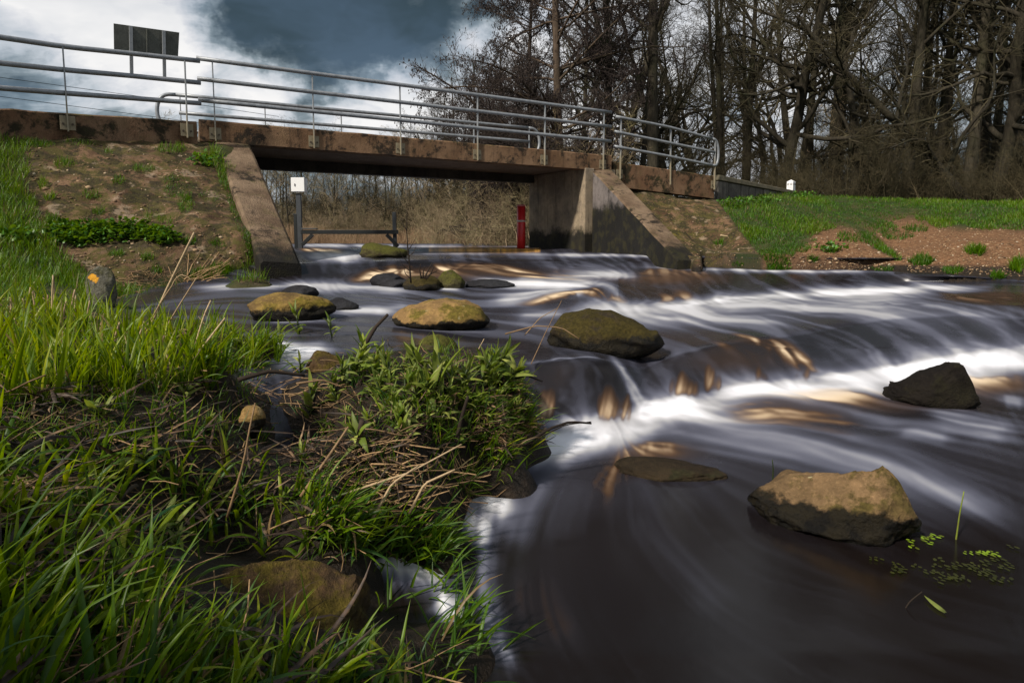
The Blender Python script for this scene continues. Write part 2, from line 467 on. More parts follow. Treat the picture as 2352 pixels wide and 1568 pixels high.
M['twig_dark'] = mat_twig('dark_thicket_twigs', (.046, .040, .022), (.066, .052, .028))
M['twig_black'] = mat_twig('wet_black_sticks', (.012, .009, .007), (.035, .024, .017))
M['needle'] = mat_twig('dark_evergreen', (.018, .026, .012), (.03, .038, .016))
G = [(0, (.018, .062, .022)), (.25, (.034, .088, .014)), (.55, (.088, .160, .010)), (.8, (.175, .24, .013)), (1, (.27, .29, .026))]
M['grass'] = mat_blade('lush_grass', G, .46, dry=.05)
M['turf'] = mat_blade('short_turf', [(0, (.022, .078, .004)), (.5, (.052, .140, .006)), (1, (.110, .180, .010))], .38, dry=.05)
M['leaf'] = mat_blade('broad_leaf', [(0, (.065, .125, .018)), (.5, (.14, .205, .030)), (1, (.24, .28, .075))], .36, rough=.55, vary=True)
M['leaf'].node_tree  # leaves differ a little from plant to plant
M['ivy'] = mat_blade('ivy_leaf', [(0, (.026, .085, .010)), (.6, (.055, .145, .016)), (1, (.10, .19, .024))], .3)
M['reed'] = mat_straw('dry_reed', (.40, .27, .16), (.17, .10, .055))
M['straw'] = mat_straw('dead_straw', (.40, .255, .125), (.07, .038, .020))
M['stalk'] = mat_straw('pale_stalk', (.46, .34, .20), (.22, .14, .075))

# ---------------------------------------------------------------- river surface: levels and steps
# columns: u -> knots (v, height) from the far pond down to the near pool
KN = {
 -900: [(557.5, 1.08), (570, 1.074), (580, .955), (604, .955), (656, .66), (684, .63), (724, .58), (870, .55), (1120, .15), (1500, .05), (2000, 0)],
 420:  [(557.5, 1.08), (570, 1.074), (580, .955), (604, .955), (656, .66), (684, .63), (724, .58), (870, .52), (1120, .15), (1500, .05), (2000, 0)],
 600:  [(557.5, 1.08), (569, 1.075), (580, .955), (604, .955), (655, .66), (680, .63), (722, .56), (862, .50), (1120, .14), (1500, .02), (2000, 0)],
 740:  [(557.5, 1.08), (569.5, 1.075), (580, .955), (602, .955), (648, .67), (680, .62), (720, .55), (855, .48), (1090, .05), (1500, 0), (2000, 0)],
 1000: [(557.5, 1.08), (570, 1.074), (580, .955), (594, .955), (628, .695), (666, .62), (720, .50), (845, .44), (985, .0), (1500, 0), (2000, 0)],
 1180: [(557.5, 1.08), (570, 1.074), (579.5, .957), (589, .955), (621, .69), (655, .65), (716, .44), (832, .43), (985, .0), (1500, 0), (2000, 0)],
 1300: [(557.5, 1.08), (570, 1.074), (579.5, .957), (587.5, .955), (617, .69), (646, .655), (708, .42), (828, .42), (980, .0), (1500, 0), (2000, 0)],
 1360: [(557.5, 1.08), (570, 1.074), (579.5, .957), (587, .955), (616, .69), (642, .655), (706, .42), (826, .41), (974, .0), (1500, 0), (2000, 0)],
 1420: [(557.5, 1.08), (570, 1.074), (579.5, .957), (586.5, .955), (615, .69), (637, .655), (703, .405), (833, .371), (965, .0), (1500, 0), (2000, 0)],
 1480: [(557.5, 1.08), (570, 1.074), (579, .957), (586, .955), (614, .69), (633, .655), (700, .40), (842, .29), (948, .0), (1500, 0), (2000, 0)],
 1560: [(557.5, 1.08), (570, 1.074), (579, .957), (586, .955), (613, .69), (627, .66), (690, .40), (811, .375), (933, .0), (1500, 0), (2000, 0)],
 1650: [(557.5, 1.08), (570, 1.074), (579, .957), (588, .955), (612, .70), (625, .66), (679, .40), (794, .395), (918, .0), (1500, 0), (2000, 0)],
 1750: [(557.5, 1.08), (570, 1.074), (579, .957), (592, .94), (611, .72), (624, .66), (672, .40), (778, .395), (902, .0), (1500, 0), (2000, 0)],
 1850: [(557.5, 1.08), (570, 1.074), (579, .957), (592, .94), (611, .72), (624, .66), (667, .40), (760, .395), (889, .0), (1500, 0), (2000, 0)],
 1950: [(557.5, 1.08), (570, 1.074), (579, .957), (592, .94), (611, .72), (625, .66), (660, .41), (740, .39), (877, .0), (1500, 0), (2000, 0)],
 2050: [(557.5, 1.08), (570, 1.074), (579, .957), (592, .94), (611, .72), (626, .66), (655, .42), (726, .39), (862, .0), (1500, 0), (2000, 0)],
 2200: [(557.5, 1.08), (570, 1.074), (579, .957), (592, .94), (611, .73), (632, .66), (646, .53), (718, .39), (838, .0), (1500, 0), (2000, 0)],
 2352: [(557.5, 1.08), (570, 1.074), (579, .957), (592, .94), (611, .73), (640, .60), (648, .54), (726, .38), (815, .0), (1500, 0), (2000, 0)],
 2500: [(557.5, 1.08), (570, 1.074), (579, .957), (592, .94), (611, .73), (640, .60), (648, .54), (730, .38), (800, .0), (1500, 0), (2000, 0)],
 3300: [(557.5, 1.08), (570, 1.074), (579, .957), (592, .94), (611, .73), (640, .60), (648, .54), (720, .38), (775, .0), (1500, 0), (2000, 0)],
}
gu = np.concatenate([np.linspace(-900, -60, 40), np.arange(-50, 2410, 3.2), np.linspace(2430, 3300, 60)])
gv = [557.5]
while gv[-1] < 1960:
    v = gv[-1]; gv.append(v + (.55 if v < 600 else .9 if v < 700 else 1.6 if v < 800 else 2.2 if v < 1000 else 3.0 if v < 1600 else 12))
gv = np.array(gv)
NU, NV = len(gu), len(gv)
uk = sorted(KN); KV = np.array([[k[0] for k in KN[a]] for a in uk]); KZ = np.array([[k[1] for k in KN[a]] for a in uk])
KY = KV * 0
for i in range(len(uk)):
    for j in range(KV.shape[1]): KY[i, j] = ptz(uk[i], KV[i, j], KZ[i, j])[1]
def spline_cols(A):
    out = np.stack([np.interp(gu, uk, A[:, j]) for j in range(A.shape[1])], 1)
    k = np.exp(-np.linspace(-2.2, 2.2, 25) ** 2); k /= k.sum()
    pad = np.pad(out, ((12, 12), (0, 0)), 'edge')
    return np.stack([np.convolve(pad[:, j], k, 'valid') for j in range(out.shape[1])], 1)
KVc, KYc = spline_cols(KV), spline_cols(1 / KY)
IY = np.stack([np.interp(gv, KVc[i], KYc[i]) for i in range(NU)], 1)      # (NV, NU) 1/depth
def blur(A, sv, su):
    for ax, s in ((0, sv), (1, su)):
        if s <= 0: continue
        r = int(3 * s) + 1; k = np.exp(-.5 * (np.arange(-r, r + 1) / s) ** 2); k /= k.sum()
        pw = [(0, 0), (0, 0)]; pw[ax] = (r, r)
        Ap = np.pad(A, pw, 'edge')
        A = sum(k[i] * (Ap[i:i + A.shape[0]] if ax == 0 else Ap[:, i:i + A.shape[1]]) for i in range(2 * r + 1))
    return A
IY = blur(IY, 3.0, 2.0)
GU, GV = np.meshgrid(gu, gv)

# flow over the river: direction control points in photo units
FL = np.array([
 (700, 575, 1, .3), (1100, 575, .1, 1), (760, 620, .15, 1), (900, 612, .2, 1), (1050, 606, .35, 1), (1250, 600, .5, .7), (1500, 598, .8, .5), (1590, 600, .7, .8),
 (300, 710, 1, -.18), (450, 680, 1, -.12), (600, 668, 1, -.05), (850, 640, 1, -.35), (950, 625, 1, -.1), (1080, 622, 1, .12), (1200, 640, 1, .1), (1350, 628, 1, .1), (600, 760, 1, .02), (900, 700, 1, .1), (1150, 700, 1, -.05), (1300, 690, 1, -.12),
 (850, 780, 1, .06), (1150, 780, 1, .08), (1440, 665, .45, 1), (1550, 655, .55, 1), (1650, 648, .7, .7), (1800, 640, .8, .5), (1950, 636, .9, .35), (2150, 638, 1, .1),
 (1500, 725, 1, .06), (1700, 700, 1, -.03), (2000, 680, 1, -.03), (2300, 670, 1, .02), (1700, 735, 1, .10), (1900, 720, 1, .15), (2100, 710, 1, .20), (2300, 715, 1, .30),
 (1900, 770, .9, .5), (2050, 770, .9, .55), (2200, 770, .9, .55), (2320, 770, .8, .65), (1880, 820, .5, 1), (2050, 820, .55, 1), (2200, 800, .7, .8), (2400, 780, .8, .6),
 (1350, 800, .9, .25), (1550, 780, .9, .2), (1700, 770, .9, .25), (1300, 880, -.1, 1), (1400, 880, .3, 1), (1460, 900, .5, 1), (1560, 870, .3, 1), (1700, 840, .55, 1), (1800, 830, .5, 1),
 (1280, 990, 1, -.12), (1500, 960, 1, -.25), (1700, 920, 1, -.2), (1900, 895, 1, -.15), (2100, 860, 1, -.17), (2300, 830, 1, -.14),
 (1350, 1035, -1, .30), (1270, 1060, -.9, .55), (1230, 1150, -.45, 1), (1330, 1130, -.35, 1), (1180, 1280, -.15, 1), (1130, 1400, .08, 1), (1170, 1520, .3, 1), (1300, 1300, .25, 1), (1400, 1180, .1, 1), (1450, 1350, .55, .8), (1400, 1500, .6, .9), (1600, 1180, .6, .6), (1600, 1300, .75, .6), (1650, 1450, .8, .5),
 (1600, 1010, 1, .1), (1800, 1000, 1, .18), (1900, 1060, .95, .4), (2000, 990, 1, .15), (2100, 1080, .9, .45), (2250, 1000, 1, .2), (2250, 1180, .9, .45), (1750, 960, 1, -.08), (1900, 940, 1, -.05),
 (2000, 1350, .95, .35), (1800, 1400, .9, .35), (2250, 1400, .95, .3), (2100, 1520, .95, .3), (1750, 1550, .85, .45), (2400, 1550, 1, .3), (2400, 950, 1, .1),
 (650, 880, .2, 1), (640, 1000, -.1, 1), (630, 1100, 0, 1), (700, 820, 1, .1),
])
sc = np.clip((GV - 545) / 90, .25, 4.5)       # things far away are small
FX = np.zeros_like(GU); FY = np.zeros_like(GU); WS = np.zeros_like(GU)
for (a, b, dx, dy) in FL:
    L = math.hypot(dx, dy)
    r2 = ((GU - a) / 1.0) ** 2 + ((GV - b) * np.clip(3.2 / sc, 1.0, 3.2)) ** 2
    q = 1 / (r2 + 400) ** 1.6
    FX += q * dx / L; FY += q * dy / L
L = np.hypot(FX, FY) + 1e-12; FX /= L; FY /= L
wob = gridnoise(GU / 160, GV / 90, 1.0, 3, 3) - .5
ca, sa = np.cos(wob * .5), np.sin(wob * .5)
FX, FY = FX * ca - FY * sa, FX * sa + FY * ca
du = np.gradient(gu)[None, :]; dv = np.gradient(gv)[:, None]
def smear(N0, step, steps):
    acc = N0.copy(); cnt = 1.0
    for sgn in (1, -1):
        i = np.repeat(np.arange(NV, dtype=np.float32)[:, None], NU, 1); j = np.repeat(np.arange(NU, dtype=np.float32)[None, :], NV, 0)
        ii, jj = np.clip(i, 0, NV - 1).astype(np.int32), np.clip(j, 0, NU - 1).astype(np.int32)
        for k in range(steps):
            s = sgn * step[ii, jj]
            i = i + s * FY[ii, jj] / dv[ii, 0]; j = j + s * FX[ii, jj] / du[0, jj]
            np.clip(i, 0, NV - 1.01, out=i); np.clip(j, 0, NU - 1.01, out=j)
            ii, jj = i.astype(np.int32), j.astype(np.int32)
            a, b = i - ii, j - jj
            val = (N0[ii, jj] * (1 - b) + N0[ii, jj + 1] * b) * (1 - a) + (N0[ii + 1, jj] * (1 - b) + N0[ii + 1, jj + 1] * b) * a
            ww = 1 - .8 * k / steps
            acc += ww * val; cnt += ww
    return (acc / cnt).astype(np.float32)
def lic(seed, cell, length):
    r = np.random.default_rng(seed)
    N0 = r.random((NV, NU)).astype(np.float32)
    N0 = blur(N0, cell * .5, cell * .5)
    N0 = (N0 - N0.mean()) / N0.std()
    one = np.ones((NV, NU), np.float32)
    N0 = smear(N0, one * 2.2, 7)
    N0 = smear(N0, np.minimum(13, 13 * sc * length / 150), 7)
    N0 = smear(N0, np.minimum(50, 55 * sc * length / 150), 3)
    N0 = blur(N0, .8, .8)
    m = blur(N0, 30, 30); N0 = N0 - m
    sd = np.sqrt(blur(N0 * N0, 30, 30)) + 1e-6
    return N0 / sd
L1 = lic(1, 2.2, 110); L2 = lic(2, 5.5, 170); L3 = lic(5, 14, 220)
STK = .30 * L1 + .62 * L2 + .75 * L3
STK /= STK.std()
nearness = np.clip((GV - 930) / 160, 0, 1)
S01 = np.clip(.5 + STK * .22 * (1 - nearness) + (.8 * L1 + .35 * L2) * .13 * nearness, 0, 1)
wu = (gridnoise(GU / 70, GV / 30, 1, 21, 4) - .5) * 26 * np.clip(sc / 2, .3, 1); wv_ = (gridnoise(GU / 70 + 50, GV / 30, 1, 22, 4) - .5) * 16 * np.clip(sc / 3, .15, 1)
SU, SV = GU + wu, GV + wv_
def strokes(lst):
    out = np.zeros_like(GU)
    for pts, wd, amp in lst:
        best = np.full(GU.shape, 1e9); pos_ = np.zeros_like(GU)
        LL_ = [math.hypot(q[0] - p[0], q[1] - p[1]) for p, q in zip(pts[:-1], pts[1:])]; tot = sum(LL_); run = 0
        x0, x1_ = min(p[0] for p in pts) - 5 * wd - 40, max(p[0] for p in pts) + 5 * wd + 40
        j0, j1 = np.searchsorted(gu, x0), np.searchsorted(gu, x1_)
        y0, y1_ = min(p[1] for p in pts) - 4 * wd - 20, max(p[1] for p in pts) + 4 * wd + 20
        i0, i1 = np.searchsorted(gv, y0), np.searchsorted(gv, y1_)
        if j1 <= j0 or i1 <= i0: continue
        su_, sv_, s01 = SU[i0:i1, j0:j1], SV[i0:i1, j0:j1], S01[i0:i1, j0:j1]
        best = np.full(su_.shape, 1e9); pos_ = np.zeros_like(su_)
        for (x1, y1), (x2, y2), l_ in zip(pts[:-1], pts[1:], LL_):
            ex, ey = x2 - x1, y2 - y1
            t = np.clip(((su_ - x1) * ex + (sv_ - y1) * ey) / (l_ * l_), 0, 1)
            d2 = (su_ - x1 - t * ex) ** 2 + (sv_ - y1 - t * ey) ** 2
            k = d2 < best; best = np.where(k, d2, best); pos_ = np.where(k, (run + t * l_) / tot, pos_)
            run += l_
        dd = np.clip(np.sqrt(best) + (.52 - s01) * wd * 1.0, 0, None)
        fade = np.clip(pos_ / .22, 0, 1) * np.clip((1 - pos_) / .22, 0, 1)
        fade = fade * fade * (3 - 2 * fade) * .85 + .15
        out[i0:i1, j0:j1] = 1 - (1 - out[i0:i1, j0:j1]) * (1 - amp * fade * np.exp(-dd ** 1.6 / (wd * 1.05) ** 1.6))
    soft = smear(out.astype(np.float32), np.minimum(8, 4 * sc), 4)
    return np.clip(.5 * out + .52 * soft, 0, 1)
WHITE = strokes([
 ([(640, 563), (800, 564.5), (960, 566), (1080, 566)], 3.2, .5), ([(1090, 567), (1235, 567)], 2, .25), ([(1238, 1030), (1290, 1022), (1360, 1016)], 20, .7), ([(1210, 1048), (1260, 1040)], 14, .6),  # first stroke paints the pond's bright sky reflection as white
 ([(1225, 1000), (1310, 992), (1420, 978), (1500, 955), (1650, 925), (1850, 893), (2050, 868), (2200, 842), (2352, 812), (2450, 800)], 30, .95),
 ([(1215, 1020), (1300, 1012), (1420, 1000), (1520, 975)], 26, .85), ([(1200, 1060), (1250, 1045), (1330, 1035)], 17, .5),
 ([(1900, 880), (2150, 845), (2352, 826), (2450, 815)], 22, .6), ([(2140, 850), (2352, 818)], 34, .5),
 ([(1480, 708), (1580, 696), (1700, 685), (1850, 677), (1990, 670), (2150, 663), (2280, 657)], 7.5, .95),
 ([(1360, 738), (1500, 716), (1700, 703), (1950, 692), (2150, 686)], 15, .32), ([(1300, 722), (1420, 712), (1500, 706)], 12, .75),
 ([(1180, 728), (1300, 722)], 9, .6), ([(1400, 745), (1600, 735), (1850, 735)], 14, .22), ([(1950, 715), (2200, 725), (2352, 760)], 26, .22),
 ([(430, 662), (560, 656), (690, 657), (800, 655)], 6, .9), ([(690, 664), (830, 660), (950, 668)], 8, .5), ([(560, 652), (640, 656)], 4, .6),
 ([(695, 582), (830, 588), (760, 597)], 7, .6), ([(850, 580), (1100, 583), (1350, 586), (1500, 586)], 2.5, .35), ([(700, 592), (830, 594)], 5, .55),
 ([(1250, 586), (1420, 587), (1545, 589)], 2.5, .5), ([(1450, 612), (1600, 618), (1800, 623), (2050, 624)], 2.4, .7), ([(1560, 592), (1600, 604)], 4, .7),  # stroke along the second step's lip paints its thin highlight
 ([(1080, 650), (1250, 652), (1400, 655)], 11, .65), ([(1230, 642), (1420, 632), (1480, 640)], 10, .6), ([(1180, 640), (1260, 648)], 9, .5), ([(1130, 690), (1250, 676), (1330, 668)], 9, .6),
 ([(1360, 660), (1400, 672), (1440, 694)], 5, .6), ([(1340, 678), (1320, 690)], 6, .6),
 ([(610, 737), (700, 735), (790, 728)], 4, .75), ([(770, 715), (860, 708), (900, 716)], 7, .5), ([(1000, 660), (1060, 662)], 4, .8), ([(860, 712), (940, 702)], 5, .4), ([(905, 752), (1120, 757)], 3.5, .3),
 ([(600, 795), (640, 800), (690, 812), (760, 804)], 15, 1), ([(560, 800), (640, 815)], 9, .6), ([(1404, 838), (1432, 856), (1456, 886), (1482, 932)], 5.5, .95), ([(1440, 880), (1462, 920), (1470, 945)], 5, .6), ([(1190, 838), (1250, 831), (1330, 829), (1400, 836)], 2.2, .45),  # last stroke paints a thin highlight on the lower fall's lip
 ([(1380, 960), (1400, 930)], 10, .5), ([(1500, 1000), (1650, 1010), (1850, 1040), (2050, 1090), (2200, 1150), (2352, 1200)], 22, .20), ([(1560, 985), (1750, 995), (1950, 1040), (2150, 1110), (2352, 1180)], 20, .18),
 ([(2120, 950), (2250, 985), (2340, 995)], 16, .4), ([(2060, 1000), (2180, 1005)], 10, .3), ([(2300, 920), (2352, 925)], 12, .3), ([(1800, 930), (1950, 950), (2100, 985)], 14, .2),
 ([(1250, 1075), (1210, 1150), (1170, 1260)], 40, .12), ([(1120, 1240), (1110, 1340), (1130, 1450), (1170, 1540)], 22, .26), ([(1330, 1070), (1300, 1160), (1290, 1250)], 46, .04), ([(1420, 1160), (1500, 1240), (1600, 1330), (1680, 1420)], 44, .035),
 ([(1050, 1120), (1100, 1135), (1150, 1155), (1165, 1200)], 26, 1), ([(1070, 1180), (1100, 1215), (1110, 1260)], 18, .9), ([(1100, 1220), (1120, 1205)], 14, .6), ([(840, 1285), (880, 1290), (940, 1300), (1010, 1312), (1040, 1318)], 24, 1), ([(1005, 1365), (1030, 1390), (1065, 1425)], 20, .95), ([(1150, 1480), (1180, 1520)], 10, .3),])
BROWN = strokes([
 ([(815, 647), (860, 632), (920, 624), (1000, 622), (1060, 618)], 7.5, .95), ([(1060, 612), (1130, 622), (1220, 634), (1350, 640)], 8, .6), ([(1150, 626), (1250, 640)], 8, .6),
 ([(1190, 702), (1280, 690), (1340, 680), (1400, 690), (1480, 700)], 7, .65), ([(1330, 690), (1300, 720)], 8, .4), ([(1500, 690), (1600, 680)], 7, .5), ([(1450, 640), (1500, 620), (1640, 628)], 6, .3),
 ([(1640, 800), (1700, 788), (1760, 792), (1815, 815), (1850, 840), (1880, 868)], 10, .7), 
 ([(690, 572), (730, 576), (800, 580)], 4, .7), ([(1000, 575), (1120, 575), (1235, 575)], 3.5, .4),
 ([(1640, 955), (1800, 928), (1980, 905), (2060, 890)], 22, .55), ([(2200, 872), (2352, 858)], 20, .6), ([(1420, 1040), (1500, 1022), (1560, 1025)], 12, .7), ([(1400, 1000), (1480, 990)], 10, .5), ([(1450, 1040), (1400, 1090), (1380, 1140)], 25, .25),
 ([(1700, 945), (1900, 960), (2000, 975)], 18, .35), ([(1200, 1320), (1240, 1400), (1300, 1480)], 30, .03), ([(2300, 690), (2200, 680), (2352, 685)], 6, .3),
])
# thin cream curtains where the water drops over the stones: fine threads side by side
curtain = np.zeros_like(GU)
thr = np.clip((gridnoise((GU + .25 * (GV - 900)) / 5.5, GV / 160, 1, 71, 2) - .30) * 2.4, .22, 1)
for (a, b, vt, vb, amp) in ((1236, 1276, 885, 970, .75), (1370, 1452, 900, 976, .95), (1534, 1608, 862, 922, .9), (1616, 1660, 838, 908, .85), (1728, 1768, 842, 888, .6), (1815, 1885, 835, 885, .5)):
    vt_ = vt + 10 * np.sin(GU / 9.0)
    win = np.clip((GU - a) / 9, 0, 1) * np.clip((b - GU) / 9, 0, 1) * np.clip((GV - vt_) / 46, 0, 1) ** 1.3 * np.clip((vb - GV) / 22, 0, 1)
    curtain = np.maximum(curtain, amp * win * thr)
curtain = blur(curtain, 1.8, .8)
F01 = np.clip(.5 + (.85 * L1 + .50 * L2 * (1 - .7 * nearness) + .30 * L3 * (1 - .9 * nearness)) * .32 * (1 - .6 * nearness), 0, 1)
G01 = np.clip(.42 + .48 * L1 + .18 * L2, 0, 1)
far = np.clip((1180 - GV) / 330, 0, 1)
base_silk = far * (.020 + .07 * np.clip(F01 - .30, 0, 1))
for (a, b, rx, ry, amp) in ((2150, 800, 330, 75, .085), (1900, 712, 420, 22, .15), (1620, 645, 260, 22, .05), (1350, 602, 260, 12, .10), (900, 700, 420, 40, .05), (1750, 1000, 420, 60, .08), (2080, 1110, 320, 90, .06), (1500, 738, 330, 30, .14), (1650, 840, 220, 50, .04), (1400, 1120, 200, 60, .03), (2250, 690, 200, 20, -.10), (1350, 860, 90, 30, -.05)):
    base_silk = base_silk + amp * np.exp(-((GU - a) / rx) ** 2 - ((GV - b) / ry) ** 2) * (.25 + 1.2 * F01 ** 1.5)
zone = lambda vt, vb: np.clip((GV - vt) / 6, 0, 1) * np.clip((vb - GV) / 10, 0, 1)
lip2, foot2 = np.interp(GU, uk, KV[:, 5]), np.interp(GU, uk, KV[:, 6]); lip3, foot3 = np.interp(GU, uk, KV[:, 7]), np.interp(GU, uk, KV[:, 8]); lip1, foot1 = np.interp(GU, uk, KV[:, 3]), np.interp(GU, uk, KV[:, 4])
face = np.maximum.reduce([zone(lip2 + 1, foot2 - 6) * (GU > 1420), zone(lip3 + 4, foot3 - 16) * (GU > 1230), zone(lip1 + 2, foot1 - 3) * (GU < 1620)])
base_silk = np.clip(base_silk * (1 - .72 * face) + face * .05 * np.clip(F01 - .45, 0, 1), 0, 1)
near_silk = np.clip((GV - 950) / 250, 0, 1) * (.014 * np.clip(F01 - .4, 0, 1))
amber = np.zeros_like(GU)          # tea-coloured water where the sheet is thin
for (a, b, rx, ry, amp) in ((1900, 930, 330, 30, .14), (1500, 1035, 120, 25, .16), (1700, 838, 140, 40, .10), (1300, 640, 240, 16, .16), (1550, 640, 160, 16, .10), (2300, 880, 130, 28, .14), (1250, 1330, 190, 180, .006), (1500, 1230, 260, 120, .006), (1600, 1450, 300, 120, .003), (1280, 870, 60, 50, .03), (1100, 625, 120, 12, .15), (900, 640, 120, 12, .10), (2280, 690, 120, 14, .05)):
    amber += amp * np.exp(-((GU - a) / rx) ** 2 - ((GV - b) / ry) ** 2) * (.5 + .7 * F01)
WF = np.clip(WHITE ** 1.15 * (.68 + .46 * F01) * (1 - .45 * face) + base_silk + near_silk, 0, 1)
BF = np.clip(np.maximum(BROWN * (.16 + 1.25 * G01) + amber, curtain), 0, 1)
WF = WF * (1 - .45 * np.clip(curtain * 2, 0, 1))
# weir lip: amber curtain of thin threads, its backlit glow painted into the colour
cur = np.exp(-((GV - 574.5) / 5.0) ** 2) * ((GU > 985) & (GU < 1240)) * np.clip(.55 + gridnoise(GU / 5.0, GV * 0, 1.0, 9, 2) * 1.2 - .5, 0, 1)
wIY = IY
XX, RY, RZ = ray(GU, GV)
tt = 1 / (wIY * RY)
WX, WY, WZ = XX * tt, RY * tt, CAM_Z + RZ * tt
amp = .0020 * np.clip((GV - 640) / 300, .15, 1.0) * np.clip(1.75 - GV / 800, .07, 1)
WZ = WZ + amp * (L3 * .9 + L2 * .25)  + .012 * blur(WHITE, 2, 2)
# rounded swells where the water runs over hidden stones
for (a, b, rx, ry, h) in ((1390, 676, 46, 24, .10), (1345, 872, 72, 46, .085), (1700, 820, 110, 45, .04), (1120, 622, 60, 12, .08), (1290, 684, 70, 14, .07), (1550, 860, 60, 40, .03), (1800, 935, 170, 30, .05), (2120, 975, 60, 22, .035)):
    WZ = WZ + h * np.exp(-((GU - a) / rx) ** 2 - ((GV - b) / ry) ** 2)
def water_z(u, v):
    i = np.clip(np.searchsorted(gv, v), 0, NV - 1); j = np.clip(np.searchsorted(gu, u), 0, NU - 1)
    return float(WZ[i, j])
ii = (np.arange(NV - 1)[:, None] * NU + np.arange(NU - 1)[None, :]).ravel()
wf = np.stack([ii, ii + NU, ii + NU + 1, ii + 1], 1)
wm, n = material('peaty_river_water')
fo = n.sep(n.attr('foam', 'Vector'))  # white channel also holds the painted pond reflection and lip highlights
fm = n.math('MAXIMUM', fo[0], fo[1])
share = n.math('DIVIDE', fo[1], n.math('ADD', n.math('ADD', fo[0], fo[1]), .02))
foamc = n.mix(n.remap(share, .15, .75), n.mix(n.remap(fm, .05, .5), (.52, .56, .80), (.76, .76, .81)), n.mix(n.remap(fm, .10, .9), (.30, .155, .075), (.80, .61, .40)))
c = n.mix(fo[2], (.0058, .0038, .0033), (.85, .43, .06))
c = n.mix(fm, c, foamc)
n.out(c, n.remap(fm, 0, .12, .17, .5), ior=1.33, spec=.5, normal=n.bump(n.noise(n.mapping(n.pos(), (1, 1, 1)), 5, 3, .5), .05, .03))
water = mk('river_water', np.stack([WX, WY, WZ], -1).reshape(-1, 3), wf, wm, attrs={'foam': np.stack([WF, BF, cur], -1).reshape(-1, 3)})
tag(water, kind='structure')

# ---------------------------------------------------------------- ground
def onp_plan(u, D):
    r = np.array([float(q) for q in ray(u, 500)]); t = D / (-.4654 * r[0] + .8851 * r[1])
    return (r[0] * t, r[1] * t)
CT = []
def cz(*a):
    for (u, v, z) in a: CT.append(ptz(u, v, z))
def cb(*a):        # bed below the water surface seen at (u, v)
    for (u, v, d_) in a:
        q = ptz(u, v, water_z(u, v)); CT.append((q[0], q[1], q[2] - d_))
def cy(*a):
    for (u, v, Y) in a: CT.append(pt(u, v, Y))
cz((-700, 1500, .9), (-300, 1568, .72), (0, 1568, .52), (300, 1568, .42), (600, 1568, .30), (900, 1568, .13), (1060, 1568, .03), (1140, 1568, -.02), (1250, 1568, -.30), (600, 1800, .34), (0, 1800, .55), (1000, 1800, .05), (1200, 1800, -.25),
   (1110, 1400, -.03), (1000, 1400, -.02), (1000, 1330, .0), (1060, 1260, .0), (1150, 1190, -.07), (1105, 1150, -.03), (1085, 1215, -.04), (1215, 1080, .0), (1240, 1010, .0), (1225, 960, .12), (1195, 900, .40), (1180, 845, .45),
   (740, 800, .44), (800, 832, .53), (950, 835, .54), (1100, 855, .53), (1000, 935, .48), (850, 950, .42), (1100, 1005, .30), (900, 1100, .29), (800, 1180, .27), (1000, 1150, .18), (900, 1250, .06), (1030, 1190, .06), (1130, 1060, .18),
   (640, 850, .46), (675, 900, .42), (655, 980, .28), (630, 1080, .14), (730, 905, .44), (740, 1010, .36), (860, 1310, -.02), (880, 1350, .0), (700, 1290, .20), (860, 1420, .05), (560, 1240, .22),
   (0, 1300, .60), (300, 1300, .50), (500, 1300, .36), (0, 1000, .70), (300, 1000, .60), (500, 985, .52), (0, 850, .76), (300, 850, .70), (500, 850, .62), (570, 800, .57), (450, 765, .60), (330, 735, .63), (560, 900, .54), (560, 1050, .42),
   (600, 785, .52), (480, 735, .56), (330, 712, .59), (250, 698, .62), (180, 690, .70), (0, 720, .80), (0, 662, .80), (150, 645, .78), (250, 662, .70), (420, 654, .665), (560, 650, .66), (585, 652, .665), (-300, 700, .85), (-300, 900, .85), (-700, 1000, .95),
   (450, 690, .45), (380, 685, .5), (600, 740, .35), (600, 690, .4), (800, 760, .25), (1000, 790, .2), (800, 700, .35), (1200, 760, .15), (1500, 760, .1), (1800, 720, .1), (2200, 700, .1), (2500, 700, .1), (3100, 720, .1),
   (1300, 1100, -.4), (1600, 1150, -.5), (1600, 1400, -.5), (2000, 1300, -.5), (2300, 1100, -.5), (2300, 1500, -.5), (2000, 950, -.4), (2300, 860, -.4), (1500, 960, -.35), (1350, 970, -.3), (2800, 1600, -.6), (3200, 1200, -.6), (1700, 1900, -.6), (2600, 1000, -.5), (1300, 870, .1), (1600, 840, .1),
   (1700, 611, .73), (1760, 614, .72), (1900, 621, .72), (2060, 625, .73), (2200, 634, .71), (2352, 644, .68), (2600, 652, .7), (900, 645, .4), (1300, 640, .4), (1600, 632, .4), (2000, 632, .4), (1000, 590, .6), (1300, 585, .6), (800, 595, .6), (720, 600, .6), (800, 570, .7), (1100, 568, .7))
cb((1640, 628, .22), (1700, 632, .22), (1760, 630, .2), (1830, 632, .2), (1900, 634, .2), (1980, 636, .2), (2050, 638, .2), (2130, 642, .2), (2200, 646, .2), (2280, 652, .2), (2352, 655, .2), (2500, 660, .2), (2800, 668, .2), (1700, 655, .25), (1850, 660, .25), (2000, 660, .25), (2150, 668, .25), (2300, 672, .25), (2500, 690, .3), (2900, 690, .3), (2050, 700, .3))
